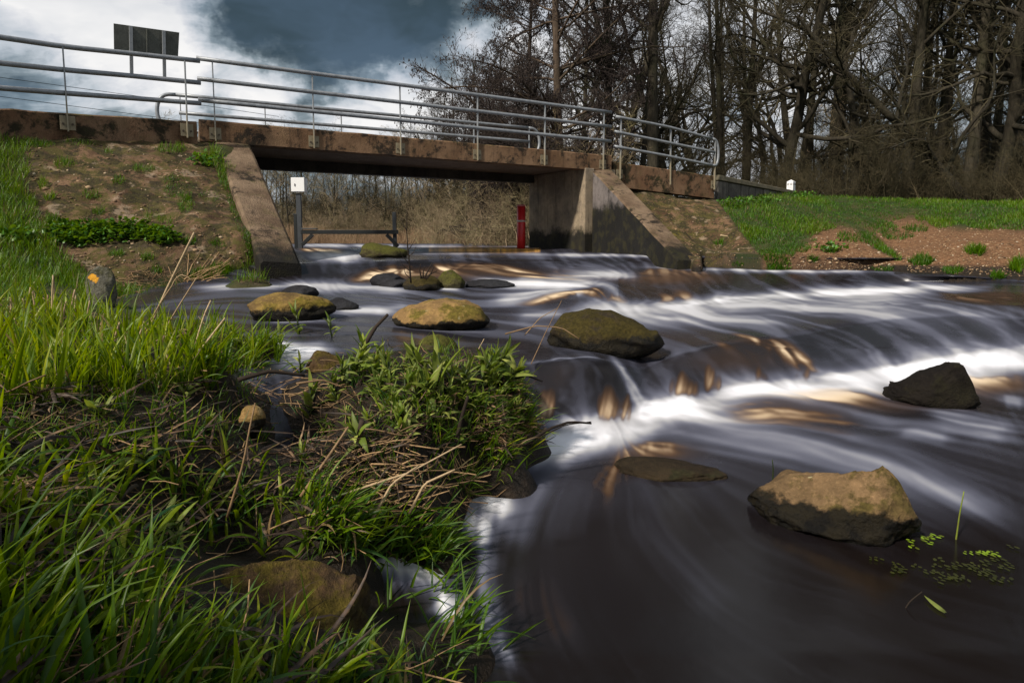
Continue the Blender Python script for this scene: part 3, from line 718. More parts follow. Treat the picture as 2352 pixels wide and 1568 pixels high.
cy((0, 325, 10.4), (160, 322, 11.2), (300, 328, 11.9), (480, 336, 12.7), (540, 340, 13.2), (300, 480, 9.75), (500, 480, 10.4), (80, 480, 9.15), (560, 560, 9.4), (200, 570, 8.75), (420, 580, 9.0), (570, 630, 8.7), (-400, 330, 9), (-400, 500, 7.7), (-400, 640, 6.6), (-800, 400, 8), (-800, 640, 6), (60, 400, 9.8),
   (1640, 457, 20.4), (1740, 452, 22), (1825, 446, 23.5), (1900, 452, 22.5), (2100, 464, 20), (2352, 466, 20), (2700, 470, 20), (3200, 480, 17),
   (1480, 440, 18.8), (1450, 400, 19.4), (1618, 604, 12.6), (1560, 520, 15.6), (1690, 525, 15.8), (1900, 540, 14.5), (2200, 552, 13), (2352, 556, 12.5), (2800, 668, 9.2), (3200, 690, 8), (2700, 560, 12), (1800, 480, 19))
CT += [(-14, 13, 2.6), (-22, 14, 2.2), (-40, 14, 1.8), (-9.5, 15.2, 2.6), (-9, 18, 2.0), (-7.5, 20, 1.4), (-5, 20, .3), (-5, 30, .3), (-1, 24, .4), (-1, 34, .4), (-12, 33, .3), (-8, 42, .5), (-25, 42, .4), (0, 42, .5),
       (-34, 49, 1.5), (-15, 47.5, 1.5), (-5, 46.5, 1.5), (2.5, 45, 1.6), (2.2, 36, 1.5), (1.6, 27, 1.45), (1.3, 22, 1.4), (4, 24, 2.3), (4.5, 20.5, 2.6), (8, 30, 2.5), (20, 30, 2.5), (18, 18, 2.4), (40, 30, 2.3), (40, 12, 1.8), (-34, 20, 1.2), (-60, 40, 1.6), (0, 70, 2), (-40, 70, 2), (40, 70, 2.2), (80, 50, 2.2), (90, 10, 1.5), (-80, 10, 1.5), (60, 100, 2.2), (-60, 100, 2.0), (0, 120, 2.1),
       (-6, -3, 1.0), (6, -4, -.4), (0, -4, .4), (20, -10, -.3), (-30, -10, 1.2), (30, 3, -.2), (14, 4, -.4), (11, 8.5, .2)]
CT = np.array(CT)
def kern(d2): return -np.sqrt(d2 + .12 ** 2)
D2 = ((CT[:, None, :2] - CT[None, :, :2]) ** 2).sum(-1)
A = kern(D2) + np.eye(len(CT)) * 2e-3
A1 = np.block([[A, np.ones((len(CT), 1))], [np.ones((1, len(CT))), np.zeros((1, 1))]])
sol = np.linalg.solve(A1, np.append(CT[:, 2], 0))
def axis(dense, step, far):
    a = list(np.arange(dense[0], dense[1], step)); s = step
    while a[-1] < far[1]: s *= 1.09; a.append(a[-1] + s)
    s = step
    while a[0] > far[0]: s *= 1.09; a.insert(0, a[0] - s)
    return np.array(a)
tx = axis((-6.5, 9.5), .042, (-900, 900)); ty = axis((.5, 14.0), .042, (-60, 1200))
TX, TY = np.meshgrid(tx, ty)
TZ = np.full(TX.shape, sol[-1])
for k in range(len(CT)):
    TZ += sol[k] * kern((TX - CT[k, 0]) ** 2 + (TY - CT[k, 1]) ** 2)
rr = np.hypot(TX, TY - 20)
k = np.clip((rr - 70) / 60, 0, 1)
TZ = TZ * (1 - k) + 2.0 * k
CHAN = [pt(662, 655, 8.2)[:2], pt(668, 600, 9.0)[:2], pt(560, 330, 13.4)[:2], (-6.9, 17.6), (-8.6, 21), (-12, 34), (-14, 44), (1.2, 44), (1.0, 34), (.75, 27), (.55, 21.5), tuple(onp_plan(1222, 17.4)), tuple(onp_plan(1385, 14.75)), pt(1590, 596, 13.1)[:2], (3.45, 11.8), (2.5, 9.5)]
cut = blur(inpoly(TX, TY, CHAN).astype(float), .6, .6)
TZ = TZ * (1 - cut) + np.minimum(TZ, .35) * cut
PU, PV = proj(TX, np.maximum(TY, .3), TZ)
near = (TY > 4) & (TY < 30)
nz1 = gridnoise(PU / 26, PV / 16, 1, 12, 4) - .5
EMB_L = [(70, 318), (480, 325), (600, 600), (640, 655), (560, 648), (470, 640), (440, 622), (300, 662), (170, 650), (160, 610), (100, 540), (40, 420)]
EMB_R = [(1400, 395), (1460, 425), (1640, 455), (1765, 615), (1600, 612)]
GRAV = [[(1795, 612), (1850, 565), (1880, 528), (1930, 518), (1975, 528), (1990, 560), (2040, 588), (2065, 618), (1900, 625)], [(2010, 540), (2045, 508), (2110, 500), (2140, 520), (2250, 525), (2450, 530), (2450, 640), (2090, 625), (2060, 590)], [(2600, 560), (3300, 560), (3300, 700), (2600, 650)]]
mL = near & inpoly(PU + nz1 * 40, PV + nz1 * 25, EMB_L) & (TX < 0); mR = near & inpoly(PU + nz1 * 10, PV + nz1 * 8, EMB_R) & (TX > 1)
mG = np.zeros(TX.shape, bool)
for g in GRAV: mG |= near & (TX > 3) & ((PV > 575) | False) & (PU > 1750) & (nz1 * 60 + PV > 600) | near & inpoly(PU + nz1 * 60, PV + nz1 * 30, g) & (TX > 3)
TZ += (gridnoise(TX, TY, 1.6, 4, 4) - .5) * .10 * np.clip((TY + 3) / 6, .6, 1) + (gridnoise(TX, TY, 9, 6, 3) - .5) * .035 + (gridnoise(TX, TY, 3.2, 16, 4) - .5) * .16 * blur((mL | mR).astype(float), 1.5, 1.5)
# shoreline of the right bank: water below it, land above it
shore = np.interp(GU, (1600, 1640, 1760, 1900, 2060, 2200, 2352, 2500, 3300), (604, 610, 615, 620.5, 626, 634, 645, 653, 680))
for q in (0, .2, .4, .6, .8):
    fine_ = lambda A_: A_[:-1] * (1 - q) + A_[1:] * q
    U_, V_, X_, Y_, Z_, H_ = (fine_(A_) for A_ in (GU, GV, WX, WY, WZ, shore))
    for sel, sign in (((U_ > 1612) & (V_ > H_) & (V_ < H_ + 120) & (U_ < 3200), -1), ((U_ > 1618) & (V_ < H_ - 1.5) & (V_ > H_ - 26) & (U_ < 3200), 1)):
        ix = np.clip(np.rint(np.interp(X_[sel], tx, np.arange(len(tx)))).astype(int), 0, len(tx) - 1); iy = np.clip(np.rint(np.interp(Y_[sel], ty, np.arange(len(ty)))).astype(int), 0, len(ty) - 1)
        if sign < 0: np.minimum.at(TZ, (iy, ix), Z_[sel] - np.clip((V_[sel] - H_[sel]) * .012, .02, .22))
        else: np.maximum.at(TZ, (iy, ix), Z_[sel] + np.clip((H_[sel] - V_[sel]) * .004, .012, .07))
def ground_z(X, Y):
    X = np.asarray(X, float); Y = np.asarray(Y, float)
    j = np.clip(np.searchsorted(tx, X) - 1, 0, len(tx) - 2); i = np.clip(np.searchsorted(ty, Y) - 1, 0, len(ty) - 2)
    a = (X - tx[j]) / (tx[j + 1] - tx[j]); b = (Y - ty[i]) / (ty[i + 1] - ty[i])
    return (TZ[i, j] * (1 - a) + TZ[i, j + 1] * a) * (1 - b) + (TZ[i + 1, j] * (1 - a) + TZ[i + 1, j + 1] * a) * b
YS = np.geomspace(.7, 60, 420)
def ground_hit(u, v):
    """first ground point on the sight lines (u, v) -> X, Y, Z, ok"""
    u = np.asarray(u, float); v = np.asarray(v, float)
    x, ry, rz = ray(u, v)
    P = np.full(u.shape, np.nan); done = np.zeros(u.shape, bool); prev = np.full(u.shape, YS[0])
    for Y in YS:
        t = Y / ry
        hit = (~done) & (CAM_Z + rz * t <= ground_z(x * t, np.full(u.shape, Y)))
        if hit.any():
            lo, hi = prev[hit].copy(), np.full(int(hit.sum()), Y); xh, rh, zh = x[hit], ry[hit], rz[hit]
            for _ in range(7):
                mid = (lo + hi) / 2; tm = mid / rh; below = CAM_Z + zh * tm <= ground_z(xh * tm, mid)
                hi = np.where(below, mid, hi); lo = np.where(below, lo, mid)
            P[hit] = hi
        done |= hit; prev[:] = Y
    P = np.where(done, P, 1.0); t = P / ry; X = x * t
    return X, P, ground_z(X, P), done
green = (TY > 4.5) | (TX > 3)
wetline = (TX > 3) & (TY > 6) & (TY < 16) & (TZ < .80)
mask = np.stack([green & ~wetline & ~mL & ~mR & ~mG, mG & ~wetline, (mL | mR) & ~wetline], -1).astype(np.float32)
for q in range(3): mask[..., q] = blur(mask[..., q], .8, .8)
gm, n = material('bank_ground')
mk_ = n.sep(n.attr('mask', 'Vector')); p = n.pos()
a = n.noise(p, 2.2, 7, .65); b = n.noise(p, 14, 6, .7); g = n.noise(p, 70, 4, .7)
mud = n.mix(n.remap(b, .35, .7), (.008, .0055, .0035), (.030, .019, .011))
turfc = n.mix(n.remap(a, .35, .65), (.016, .034, .006), (.050, .046, .014))
grav = n.mix(n.remap(b, .35, .68), (.10, .048, .022), (.20, .105, .052))
grav = n.mix(n.remap(g, .55, .72), grav, (.30, .20, .12))
emb = n.mix(n.remap(a, .38, .62), (.058, .030, .015), (.185, .108, .060))
emb = n.mix(n.remap(n.noise(p, 1.1, 6, .7), .50, .62), emb, (.060, .045, .026))
emb = n.mix(n.remap(n.math('ADD', n.math('MULTIPLY', n.noise(p, 2.6, 7, .72), .6), n.math('MULTIPLY', b, .4)), .45, .55, 0, .93), emb, (.062, .054, .011))
emb = n.mix(n.remap(n.noise(p, 1.7, 3, .6), .60, .70, 0, .75), emb, (.13, .105, .012))
emb = n.mix(n.remap(n.noise(p, 3.4, 8, .72, .5), .485, .535, 0, .88), emb, n.mix(n.remap(b, .4, .6), (.016, .013, .005), (.040, .034, .009)))
emb = n.mix(n.remap(n.noise(n.mapping(p, (1, 1, 1), (7, 3, 0)), 2.1, 7, .7), .57, .63, 0, .55), emb, (.31, .23, .16))
emb = n.mix(n.remap(g, .58, .72, 0, .7), emb, (.30, .21, .13))
c = n.mix(mk_[0], mud, turfc); c = n.mix(mk_[1], c, grav); c = n.mix(mk_[2], c, emb)
n.out(c, n.mix(n.math('MAXIMUM', n.math('MAXIMUM', mk_[0], mk_[1]), mk_[2]), (.55,) * 3, (.92,) * 3), spec=.3, normal=n.bump(n.math('ADD', n.math('MULTIPLY', b, .6), n.math('MULTIPLY', g, .4)), .9, .05))
ii = (np.arange(len(ty) - 1)[:, None] * len(tx) + np.arange(len(tx) - 1)[None, :]).ravel()
ground = mk('ground', np.stack([TX, TY, TZ], -1).reshape(-1, 3), np.stack([ii, ii + 1, ii + len(tx) + 1, ii + len(tx)], 1), gm, attrs={'mask': mask.reshape(-1, 3)})
tag(ground, kind='structure')

# ---------------------------------------------------------------- the bridge
BD = np.array([.8851, .4654, 0.0]); BN = np.array([-.4654, .8851, 0.0]); BZ = np.array([0, 0, 1.0])
DN, DF = 14.67, 17.46
def onp(u, v, D):
    r = np.array([float(q) for q in ray(u, v)])
    t = D / float(BN @ r)
    return np.array([0, 0, CAM_Z]) + r * t
def su(u, D):          # distance along the bridge of an image column
    return float(BD @ onp(u, 400, D))
def bp(s, D, z): return BD * s + BN * D + BZ * z
def lin(s, a, b):      # straight line through (s, z) pairs
    return a[1] + (b[1] - a[1]) * (s - a[0]) / (b[0] - a[0])
s0, s1 = su(462, DN), su(1404, DN)
sa, sb = su(500, DN), su(1385, DN)
ztop = lambda s: lin(s, (sa, onp(500, 277, DN)[2]), (sb, onp(1385, 355, DN)[2]))
zbot = lambda s: ztop(s) - .455
bridge = empty('road_bridge', tuple(bp((s0 + s1) / 2, DN + 1.4, 0)))
tag(bridge, 'low concrete road bridge with rust brown stained edge beams over the weir', 'bridge')
def under(o):
    o.parent = bridge; o.matrix_parent_inverse = bridge.matrix_world.inverted() if False else o.matrix_parent_inverse
    return o
def wchild(o, root):
    """keep world placement of an object built in world coordinates under a root that only has a location"""
    o.parent = root; o.location = -Vector(root.location)
    return o
def edge_beam(name, D, th, zt, zb, mat, n=26):
    """long edge beam with slightly worn, wavy arrises"""
    ss = np.linspace(s0, s1, n)
    rows = []
    r = np.random.default_rng(int(D * 100))
    for s in ss:
        e = r.normal(0, .004, 4)
        rows.append([bp(s, D + e[0], zb(s) + e[1]), bp(s, D - .0 + e[0], zt(s) - .03 + e[2]), bp(s, D + .03, zt(s) + e[2]), bp(s, D + th - .03, zt(s) + e[3]), bp(s, D + th, zt(s) - .03), bp(s, D + th, zb(s))])
    V = np.array(rows); k = V.shape[1]
    idx = np.arange(n * k).reshape(n, k)
    f = np.stack([idx[:-1], np.roll(idx, -1, 1)[:-1], np.roll(idx, -1, 1)[1:], idx[1:]], -1).reshape(-1, 4)
    o = mk(name, V.reshape(-1, 3), [f, np.array([idx[0, ::-1][[0, 1, 2, 3]], idx[0, ::-1][[0, 3, 4, 5]], idx[-1][[0, 1, 2, 3]], idx[-1][[0, 3, 4, 5]]])], mat, smooth=False)
    return wchild(o, bridge)
edge_beam('edge_beam', DN, .34, ztop, zbot, M['fascia'])
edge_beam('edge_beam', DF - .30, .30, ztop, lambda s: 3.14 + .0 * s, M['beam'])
wchild(hexa('deck_slab', [bp(s0, DN + .345, zbot(s0) + .05), bp(s1, DN + .345, zbot(s1) + .05), bp(s1, DF - .305, zbot(s1) + .05), bp(s0, DF - .305, zbot(s0) + .05),
                   bp(s0, DN + .345, ztop(s0) - .12), bp(s1, DN + .345, ztop(s1) - .12), bp(s1, DF - .305, ztop(s1) - .12), bp(s0, DF - .305, ztop(s0) - .12)], M['soffit']), bridge)
# abutments under both ends
PR_near, PR_far = onp(1345, 392, DN + .05), onp(1218, 412, DF - .1)
sn, sf = float(BD @ PR_near), float(BD @ PR_far)
zs = zbot(sn) + .048
def quadcol(name, pts, z0, z1, mat, bevel=0):
    return wchild(hexa(name, [np.array([*p[:2], z0]) for p in pts] + [np.array([*p[:2], z1]) for p in pts], mat, None, bevel), bridge)
quadcol('abutment', [bp(sn, DN + .05, 0), bp(s1 + .2, DN + .05, 0), bp(s1 + .2, DF, 0), bp(sf, DF - .02, 0)], .2, zs, M['wall'], .03)
quadcol('corner_pier', [bp(sn - .06, DN - .02, 0), bp(sn + .26, DN - .02, 0), bp(sn + .26, DN + .30, 0), bp(sn - .06, DN + .30, 0)], .2, zs - .01, M['wall'], .02)
sl = su(560, DN)
quadcol('abutment', [bp(s0 - .2, DN + .06, 0), bp(sl + .15, DN + .06, 0), bp(sl - .1, DF, 0), bp(s0 - .2, DF, 0)], .2, zbot(sl) + .048, M['wall'], .03)
# sloping wing walls
def wing(name, cap, label, zb, left):
    """cap: inner top, outer top, outer foot, inner foot of the sloping upper face"""
    A = [np.array(p) for p in cap]
    ring_t = A
    ring_b = [np.array([p[0], p[1], zb]) for p in A]
    n = 22
    rows = []
    r = np.random.default_rng(len(name) + int(left) * 5)
    for i in range(n + 1):
        t = i / n
        a = A[0] * (1 - t) + A[3] * t; b = A[1] * (1 - t) + A[2] * t
        e = r.normal(0, .006, 2)
        mid = (a + b) / 2
        rows.append([np.array([a[0], a[1], zb]), a + BZ * (e[0] - .04), a * .93 + b * .07 + BZ * (e[0] * .5), mid + BZ * .008, a * .07 + b * .93 + BZ * (e[1] * .5), b + BZ * (e[1] - .04), np.array([b[0], b[1], zb])])
    V = np.array(rows); k = V.shape[1]; idx = np.arange((n + 1) * k).reshape(n + 1, k)
    f = np.stack([idx[:-1, :-1], idx[:-1, 1:], idx[1:, 1:], idx[1:, :-1]], -1).reshape(-1, 4)
    ends = [np.array([idx[0, [0, 1, 2, 3]], idx[0, [0, 3, 4, 6]], idx[-1, [0, 1, 2, 3]], idx[-1, [0, 3, 4, 6]]]), np.array([[idx[0, 4], idx[0, 5], idx[0, 6]], [idx[-1, 4], idx[-1, 5], idx[-1, 6]]])]
    o = mk(name, V.reshape(-1, 3), [f] + ends, None, smooth=False)
    import bmesh
    bm = bmesh.new(); bm.from_mesh(o.data); bmesh.ops.recalc_face_normals(bm, faces=bm.faces); bm.to_mesh(o.data); bm.free()
    o.data.materials.append(M['wing']); o.data.materials.append(M['wingface'])
    for p in o.data.polygons: p.material_index = 0 if p.normal.z > .3 else (1 if not left else 0)
    o['label'] = label
    return wchild(o, bridge)
wing('wing_wall', [onp(492, 326, DN - .03), onp(575, 332, DN - .03), pt(692, 606, 9.3), pt(598, 600, 8.9)], 'broad pitted sloping buttress on the far left of the span', .2, True)
wing('wing_wall', [pt(1362, 392, 17.62), pt(1405, 389, 18.0), pt(1612, 603, 13.3), pt(1556, 596, 13.1)], 'narrower buttress with a dark wet face toward the water', .2, False)

# approach walls (separate castings either side of the span)
def strip(name, tops, bots, th, mat, root):
    """upright wall along a bent line: matching lists of top and bottom points on its near face"""
    T = np.array(tops, float); B = np.array(bots, float)
    nrm = np.cross(T[-1] - T[0], BZ); nrm /= np.linalg.norm(nrm); nrm = -nrm if nrm[1] < 0 else nrm
    n = len(T); rows = [[B[i], T[i] - BZ * .025, T[i] + nrm * .025, T[i] + nrm * (th - .02), T[i] + nrm * th - BZ * .02, B[i] + nrm * th] for i in range(n)]
    V = np.array(rows); k = 6; idx = np.arange(n * k).reshape(n, k)
    f = np.stack([idx[:-1], np.roll(idx, -1, 1)[:-1], np.roll(idx, -1, 1)[1:], idx[1:]], -1).reshape(-1, 4)
    o = mk(name, V.reshape(-1, 3), [f, np.array([idx[0, [0, 1, 2, 3]], idx[0, [0, 3, 4, 5]], idx[-1, [0, 1, 2, 3]], idx[-1, [0, 3, 4, 5]]])], mat, smooth=False)
    import bmesh
    bm = bmesh.new(); bm.from_mesh(o.data); bmesh.ops.recalc_face_normals(bm, faces=bm.faces); bm.to_mesh(o.data); bm.free()
    return o
def resample(pts, n):
    P = np.array(pts, float); L = np.r_[0, np.cumsum(np.linalg.norm(np.diff(P, axis=0), axis=1))]
    return np.stack([np.interp(np.linspace(0, L[-1], n), L, P[:, i]) for i in range(3)], 1)
def down(P, dz): return [np.array(p) - BZ * dz for p in P]
lt = resample([pt(-420, 214, 8.9), pt(-200, 232, 9.6), pt(0, 250, 10.5), pt(150, 259, 11.25), pt(300, 268, 12.0), pt(452, 280, 12.75)], 22)
lt[:, 2] += np.random.default_rng(3).normal(0, .006, 22)
aw = strip('approach_wall', lt, down(lt, .66), .32, M['kerb'], None); tag(aw, 'mossy low concrete wall on the ramp before the span, above the bare slope', 'wall')
rt = resample([pt(1409, 371, 18.25), pt(1530, 388, 19.0), pt(1641, 404, 19.9)], 14)
ar = strip('approach_wall', rt, down(rt, .72), .32, M['kerb'], None); tag(ar, 'rust stained low concrete wall between the span and the grey panelled wall', 'wall')

# grey panelled retaining wall with a sloping coping
pw = empty('retaining_wall', pt(1730, 455, 21.8)); tag(pw, 'grey retaining wall of upright concrete panels under a sloping coping', 'wall')
a0, a1 = np.array(pt(1649, 414, 20.4)), np.array(pt(1822, 446, 24.2))
wd = (a1 - a0) * [1, 1, 0]; wl = np.linalg.norm(wd); wd /= wl; wn = np.array([-wd[1], wd[0], 0]);
cuts = [0, .125, .27, .37, .56, .64, .76, .83, .91, 1.0]
r = np.random.default_rng(8)
for i in range(len(cuts) - 1):
    t0, t1 = cuts[i] + .004, cuts[i + 1] - .004; e = r.normal(0, .008)
    p0, p1 = a0 + (a1 - a0) * t0, a0 + (a1 - a0) * t1
    q = [p0 + wn * e, p1 + wn * e, p1 + wn * .12, p0 + wn * .12]
    wchild(hexa('panel', [np.array([x[0], x[1], 1.9]) for x in q] + [x - BZ * .02 for x in q], M['panel'], None, .012), pw)
o0 = wn * -.06
wchild(hexa('coping', [a0 + o0 - wd * .02, a1 + o0 + wd * .05, a1 + wn * .26 + wd * .05, a0 + wn * .26 - wd * .02, a0 + o0 + BZ * .17 - wd * .02, a1 + o0 + BZ * .13 + wd * .05, a1 + wn * .26 + BZ * .13 + wd * .05, a0 + wn * .26 + BZ * .17 - wd * .02], M['coping'], None, .02), pw)

# little white marker pillar beside it
mp = empty('marker_pillar', pt(1816, 436, 24.6)); tag(mp, 'small white square marker pillar with roundels by the wall end', 'marker post')
c = np.array(pt(1816, 450, 24.6)); ex = np.array([.72, .69, 0]) * .125; ey = np.array([-.69, .72, 0]) * .125
zt = pt(1816, 418, 24.6)[2]
wchild(hexa('body', [c + sx * ex + sy * ey for sx, sy in ((-1, -1), (1, -1), (1, 1), (-1, 1))] + [np.array([*(c + sx * ex + sy * ey)[:2], zt]) for sx, sy in ((-1, -1), (1, -1), (1, 1), (-1, 1))], M['white_box'], None, .008), mp)
ap = np.array([c[0], c[1], zt + .09]); rg = [np.array([*(c + sx * ex * 1.04 + sy * ey * 1.04)[:2], zt + .003]) for sx, sy in ((-1, -1), (1, -1), (1, 1), (-1, 1))]
wchild(mk('cap', rg + [ap], np.array([[0, 1, 4], [1, 2, 4], [2, 3, 4], [3, 0, 4]]), M['white_box'], smooth=False), mp)
for f_ax, f_n in ((ex, -ey), (ey, -ex)):
    cen = c + f_n; un = f_n / np.linalg.norm(f_n); ua = f_ax / .125
    for off in (-.055, .06):
        cc = np.array([*(cen + ua * off + un * .004)[:2], zt - .10])
        a = np.linspace(0, 2 * np.pi, 17)[:-1]
        V = [cc + .042 * (np.cos(t) * ua + np.sin(t) * BZ) for t in a] + [cc + .024 * (np.cos(t) * ua + np.sin(t) * BZ) for t in a]
        wchild(mk('roundel', V, np.array([[i, (i + 1) % 16, 16 + (i + 1) % 16, 16 + i] for i in range(16)]), M['ink'], smooth=False), mp)
    for k in range(4):
        z = zt - .20 - k * .05
        q = [np.array([*(cen + ua * s + un * .004)[:2], z + h]) for s, h in ((-.085, 0), (.075 - .02 * (k % 2), 0), (.075 - .02 * (k % 2), .012), (-.085, .012))]
        wchild(mk('text_line', q, np.array([[0, 1, 2, 3]]), M['inkpale'], smooth=False), mp)

# ---------------------------------------------------------------- railings
def railing(label, rails, posts, r_rail, loop=None, plates=True, n_hint=None, extra=None):
    """rails: lists of 3D points; posts: (foot, top) pairs; plates on the outer face below each post"""
    c = np.mean([p for p, q in posts], axis=0)
    root = empty('railing', tuple(c)); tag(root, label, 'railing')
    for R in rails:
        wchild(pipe('rail', resample(R, 14), r_rail, M['rail'], None, 14), root)
    if loop is not None: wchild(pipe('end_loop', loop, r_rail, M['rail'], None, 14), root)
    for foot, top in posts:
        foot, top = np.array(foot), np.array(top)
        ax = (top - foot) / 2
        nn = n_hint if n_hint is not None else BN
        dd = np.cross(nn, BZ)
        wchild(hexa('post', boxpts((foot + top) / 2, dd * .012, nn * .030, ax), M['post'], None, .004), root)
        if plates:
            pc = foot + BZ * .16 + nn * .034
            pl = wchild(hexa('base_plate', boxpts(pc, dd * .115, nn * .008, BZ * .125), M['plate'], None, .003), root)
            for sx in (-.07, .07):
                V, f = tubes([[pc + dd * sx - nn * .03 - BZ * .02, pc + dd * sx + nn * .01 - BZ * .02]], [[.02, .02]], 6, True)
                b = mk('bolt', V, f, M['bolt'], smooth=False); b.parent = pl
    return root
RB = .046
OFF = DN - .05
zr = [lambda s: lin(s, (su(499, OFF), onp(499, 140, OFF)[2]), (su(1386, OFF), onp(1386, 256, OFF)[2])),
      lambda s: lin(s, (su(499, OFF), onp(499, 186, OFF)[2]), (su(1386, OFF), onp(1386, 289, OFF)[2])),
      lambda s: lin(s, (su(499, OFF), onp(499, 234, OFF)[2]), (su(1386, OFF), onp(1386, 323, OFF)[2]))]
S0, S1 = su(463, OFF), su(1402, OFF)
posts = []
for u in (499, 724, 922, 1098, 1251.5, 1386):
    s = su(u, OFF); posts.append((bp(s, OFF + .012, ztop(s) - .44), bp(s, OFF + .012, zr[0](s) - .02)))
railing('galvanised three-bar railing along the near edge of the span', [[bp(S0, OFF, z(S0)), bp(S1, OFF, z(S1))] for z in zr], posts, RB)
# railing on the ramp before the span
lr = [[(-420, 26, 8.9), (-200, 56, 9.6), (0, 88, 10.5), (150, 110, 11.25), (300, 125, 12.0), (458, 142, 12.8)],
      [(-420, 100, 8.9), (-200, 124, 9.6), (0, 147, 10.5), (150, 163, 11.25), (300, 176, 12.0), (460, 192, 12.8)],
      [(-420, 172, 8.9), (-200, 188, 9.6), (0, 204, 10.5), (150, 216, 11.25), (300, 227, 12.0), (461, 239, 12.8)]]
lrp = [[np.array(pt(*q)) - np.array([-.5, .86, 0]) * .06 for q in R] for R in lr]
ln = np.array([-.60, .80, 0])
posts = []
for (uf, vf, ut, vt, Y) in ((-230, 280, -250, 52, 9.5), (157, 304, 144, 112, 11.2), (430, 318, 423, 142, 12.55)):
    posts.append((np.array(pt(uf, vf, Y)) - ln * .06, np.array(pt(ut, vt, Y)) - ln * .06))
railing('galvanised three-bar railing on the ramp, carrying the back of a sign', lrp, posts, RB, n_hint=ln)
# railing beyond the span with a bent end
rr_ = [[(1412, 269, 18.2), (1530, 292, 19.0), (1632, 319, 19.8)], [(1409, 303, 18.2), (1530, 328, 19.0), (1637, 350, 19.85)], [(1408, 337, 18.2), (1530, 359, 19.0), (1632, 380, 19.8)]]
rrp = [[np.array(pt(*q)) - np.array([-.5, .86, 0]) * .06 for q in R] for R in rr_]
e0, e1 = rrp[0][-1], rrp[2][-1]; ed = (rrp[0][-1] - rrp[0][-2]); ed /= np.linalg.norm(ed)
lp = []
H2 = (e0[2] - e1[2]) / 2
for t in np.linspace(0, 1, 17):
    a = math.pi * t; m = e0 * (1 - (1 - math.cos(a)) / 2) + e1 * (1 - math.cos(a)) / 2
    lp.append(m + ed * .27 * math.sin(a) ** .55)
posts = []
for (uf, vf, ut, vt, Y) in ((1422, 412, 1424, 273, 18.3), (1537, 425, 1538, 296, 19.1), (1638, 436, 1640, 322, 19.85)):
    posts.append((np.array(pt(uf, vf, Y)) - BN * .05, np.array(pt(ut, vt, Y)) - BN * .05))
railing('short galvanised railing with a rounded end beside the grey panelled wall', rrp, posts, RB * .95, loop=lp)
# railing on the upstream edge, both ends rounded
OF = DF + .05
fz = [lambda s: lin(s, (su(405, OF), onp(405, 218, OF)[2]), (su(1205, OF), onp(1205, 293, OF)[2]))]
fz += [lambda s: fz[0](s) - .43, lambda s: fz[0](s) - .86]
F0, F1 = su(418, OF), su(1216, OF)
fr = [[bp(F0 - .05, OF, fz[0](F0)), bp(F1 - .05, OF, fz[0](F1))], [bp(F0, OF, fz[1](F0)), bp(F1, OF, fz[1](F1))], [bp(F0 - .05, OF, fz[2](F0)), bp(F1 - .05, OF, fz[2](F1))]]
posts = []
for u in (422, 614, 787, 945, 1089, 1215):
    s = su(u, OF); posts.append((bp(s, OF, ztop(s) - .3), bp(s, OF, fz[0](s) - .02)))
def loop_at(s, sign):
    L = []
    for t in np.linspace(0, 1, 17):
        a = math.pi * t
        L.append(bp(s - .05 + sign * .42 * math.sin(a) ** .6, OF, fz[0](s) - .86 * (1 - math.cos(a)) / 2))
    return L
far_r = railing('galvanised railing with rounded ends on the upstream edge behind the span', fr, posts, RB, plates=False)
wchild(pipe('end_loop', loop_at(F0, -1), RB, M['rail'], None, 14), far_r); wchild(pipe('end_loop', loop_at(F1, 1), RB, M['rail'], None, 14), far_r)

# back of a sign fixed to the ramp railing
sg = empty('road_sign', pt(336, 150, 12.25)); tag(sg, 'weathered grey back of a road sign fixed on the ramp railing', 'sign')
bl, br, tr_, tl = [np.array(pt(*q)) for q in ((262, 121, 12.0), (409, 134, 12.7), (412, 75, 12.7), (261, 54, 12.0))]
sn_ = np.cross(br - bl, tl - bl); sn_ /= np.linalg.norm(sn_); sn_ = sn_ if sn_[1] > 0 else -sn_
wchild(hexa('panel', [bl, br, br + sn_ * .02, bl + sn_ * .02, tl, tr_, tr_ + sn_ * .02, tl + sn_ * .02], M['sign_back'], None, .004), sg)
for (u, vt, vb, wd_, nm) in ((300, 62, 176, .030, 'bracket'), (375.5, 72, 184, .030, 'bracket'), (337, 67, 128, .012, 'stiffener')):
    Yq = 12.0 + (u - 262) / 147 * .7
    p0, p1 = np.array(pt(u + (2 if vb > 150 else 0), vb, Yq)), np.array(pt(u, vt, Yq)); dd = (br - bl) / np.linalg.norm(br - bl)
    wchild(hexa(nm, boxpts((p0 + p1) / 2 - sn_ * .022, dd * wd_, sn_ * .02, (p1 - p0) / 2), M['sign_back'] if nm == 'stiffener' else M['post'], None, .003), sg)

# overhead wires beyond the ramp
for vs, lab in (((100, 178, 236), 'upper of two thin dark wires sloping behind the ramp railing'), ((150, 222, 278), 'lower of two thin dark wires sloping behind the ramp railing')):
    P = [pt(-700, vs[0] - 20, 26), pt(0, vs[1], 34), pt(425, vs[2], 42), pt(640, vs[2] + 32, 48)]
    tag(pipe('wire', resample(P, 20), .016, M['black_steel'], None, 6), lab, 'wire')

